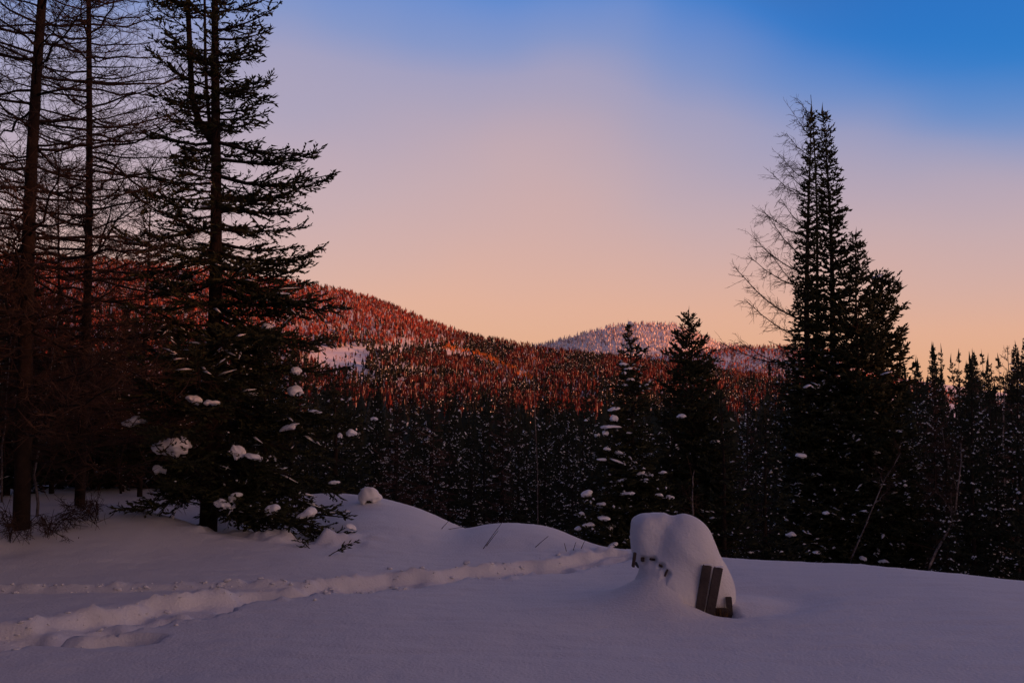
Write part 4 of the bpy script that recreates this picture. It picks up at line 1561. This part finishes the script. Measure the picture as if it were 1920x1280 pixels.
for (a, b_, dep, lab) in [((906, 1050), (946, 992), 12.6, 'longest dry stem leaning from the mound slope'), ((912, 1040), (934, 1010), 12.7, 'shorter dry stem beside the longest one'),
                          ((1004, 1058), (1028, 1036), 12.6, 'lone dry stem leaning low on the second mound'), ((828, 992), (841, 977), 14.2, 'short dry stem on the shoulder of the taller mound'),
                          ((840, 992), (872, 986), 14.3, 'dry stem lying almost flat in the dip between the mounds'), ((1062, 1052), (1058, 1036), 12.4, 'left one of the tiny stems beside the trail'),
                          ((1075, 1052), (1080, 1036), 12.4, 'middle one of the tiny stems beside the trail'), ((1090, 1050), (1096, 1036), 12.4, 'outer one of the tiny stems beside the trail'),
                          ((148, 985), (144, 1003), 12.2, 'tiny dark twig tip in the snow below the larches')]:
    p1 = at(a[0], a[1], dep)
    zb = gz(p1[0], p1[1])
    v = at(b_[0], b_[1], dep) - p1
    t = thing('dry_stem', lab, 'stem', (p1[0], p1[1], zb))
    g = G()
    u = np.linspace(-.15, 1, 8)
    pts = v * u[:, None]
    pts[:, 2] -= .04 * np.linalg.norm(v) * np.clip(u, 0, 1) ** 2
    tube(g, pts, np.linspace(.0052, .0026, 8), 5)
    g.build('stalk', M['stem'], t)
    g = G()
    spindles(g, pts[-2:-1], pts[-1:] + (pts[-1] - pts[-2])[None] * .3, .006)
    g.build('seed_head', M['stem'], t, False)

rng = np.random.default_rng(611)
for (a, dep, n, hgt, lab) in [((95, 985), 12.4, 4, .75, 'drooping leafless shrub at the foot of the thick edge larch'), ((185, 985), 13.0, 4, .8, 'drooping leafless shrub right of the thick edge larch'), ((20, 980), 12.0, 4, .9, 'leafless shrub left of the thick edge larch')]:
    q = at(a[0], a[1], dep)
    zb = gz(q[0], q[1])
    t = thing('leafless_shrub', lab, 'shrub', (q[0], q[1], zb))
    st, tw = G(), G()
    for k in range(n):
        th = rng.random() * 6.28
        u = np.linspace(0, 1, 8)
        L_ = hgt * rng.uniform(.6, 1.1)
        pts = np.stack([np.cos(th) * L_ * .75 * u, np.sin(th) * L_ * .4 * u, L_ * (1.25 * u - 1.0 * u ** 2) - .05], -1) + rng.normal(size=(8, 3)) * .015 * u[:, None]
        prisms(st, pts[:-1], pts[1:], .006, .005)
        c = np.repeat(pts[2:], 4, 0)
        d = unit(rng.normal(size=c.shape) + [np.cos(th), np.sin(th) * .5, -.45])
        l = rng.uniform(.07, .26, len(c))[:, None]
        prisms(tw, c, c + d * l, .0038, .0026)
        c2 = np.repeat(c + d * l * .6, 3, 0)
        prisms(tw, c2, c2 + unit(rng.normal(size=c2.shape) + [0, 0, -.3]) * .08, .0026, .002)
    tag(st.build('branches', M['larch_bark'], t), kind='stuff')
    tag(tw.build('twigs', M['twig'], t), kind='stuff')

for (a, az_, L_, dep, lab) in [((612, 1054), .35, .38, 11.9, 'spruce sprig poking out of the snow below the big spruce boughs'), ((585, 1040), 2.6, .30, 12.3, 'bent spruce sprig lying on the snow chunks')]:
    q = at(a[0], a[1], dep)
    zb = gz(q[0], q[1])
    t = thing('spruce_sprig', lab, 'sprig', (q[0], q[1], zb))
    wd, fo = G(), G()
    bough_shoots(fo, wd, np.array([0, 0, -.02]), az_, L_, .55, -.1, rng, .05, .35, .07, .009, .008)
    tag(wd.build('stalk', M['bark'], t), kind='stuff')
    tag(fo.build('needles', M['needle'], t, False), kind='stuff')
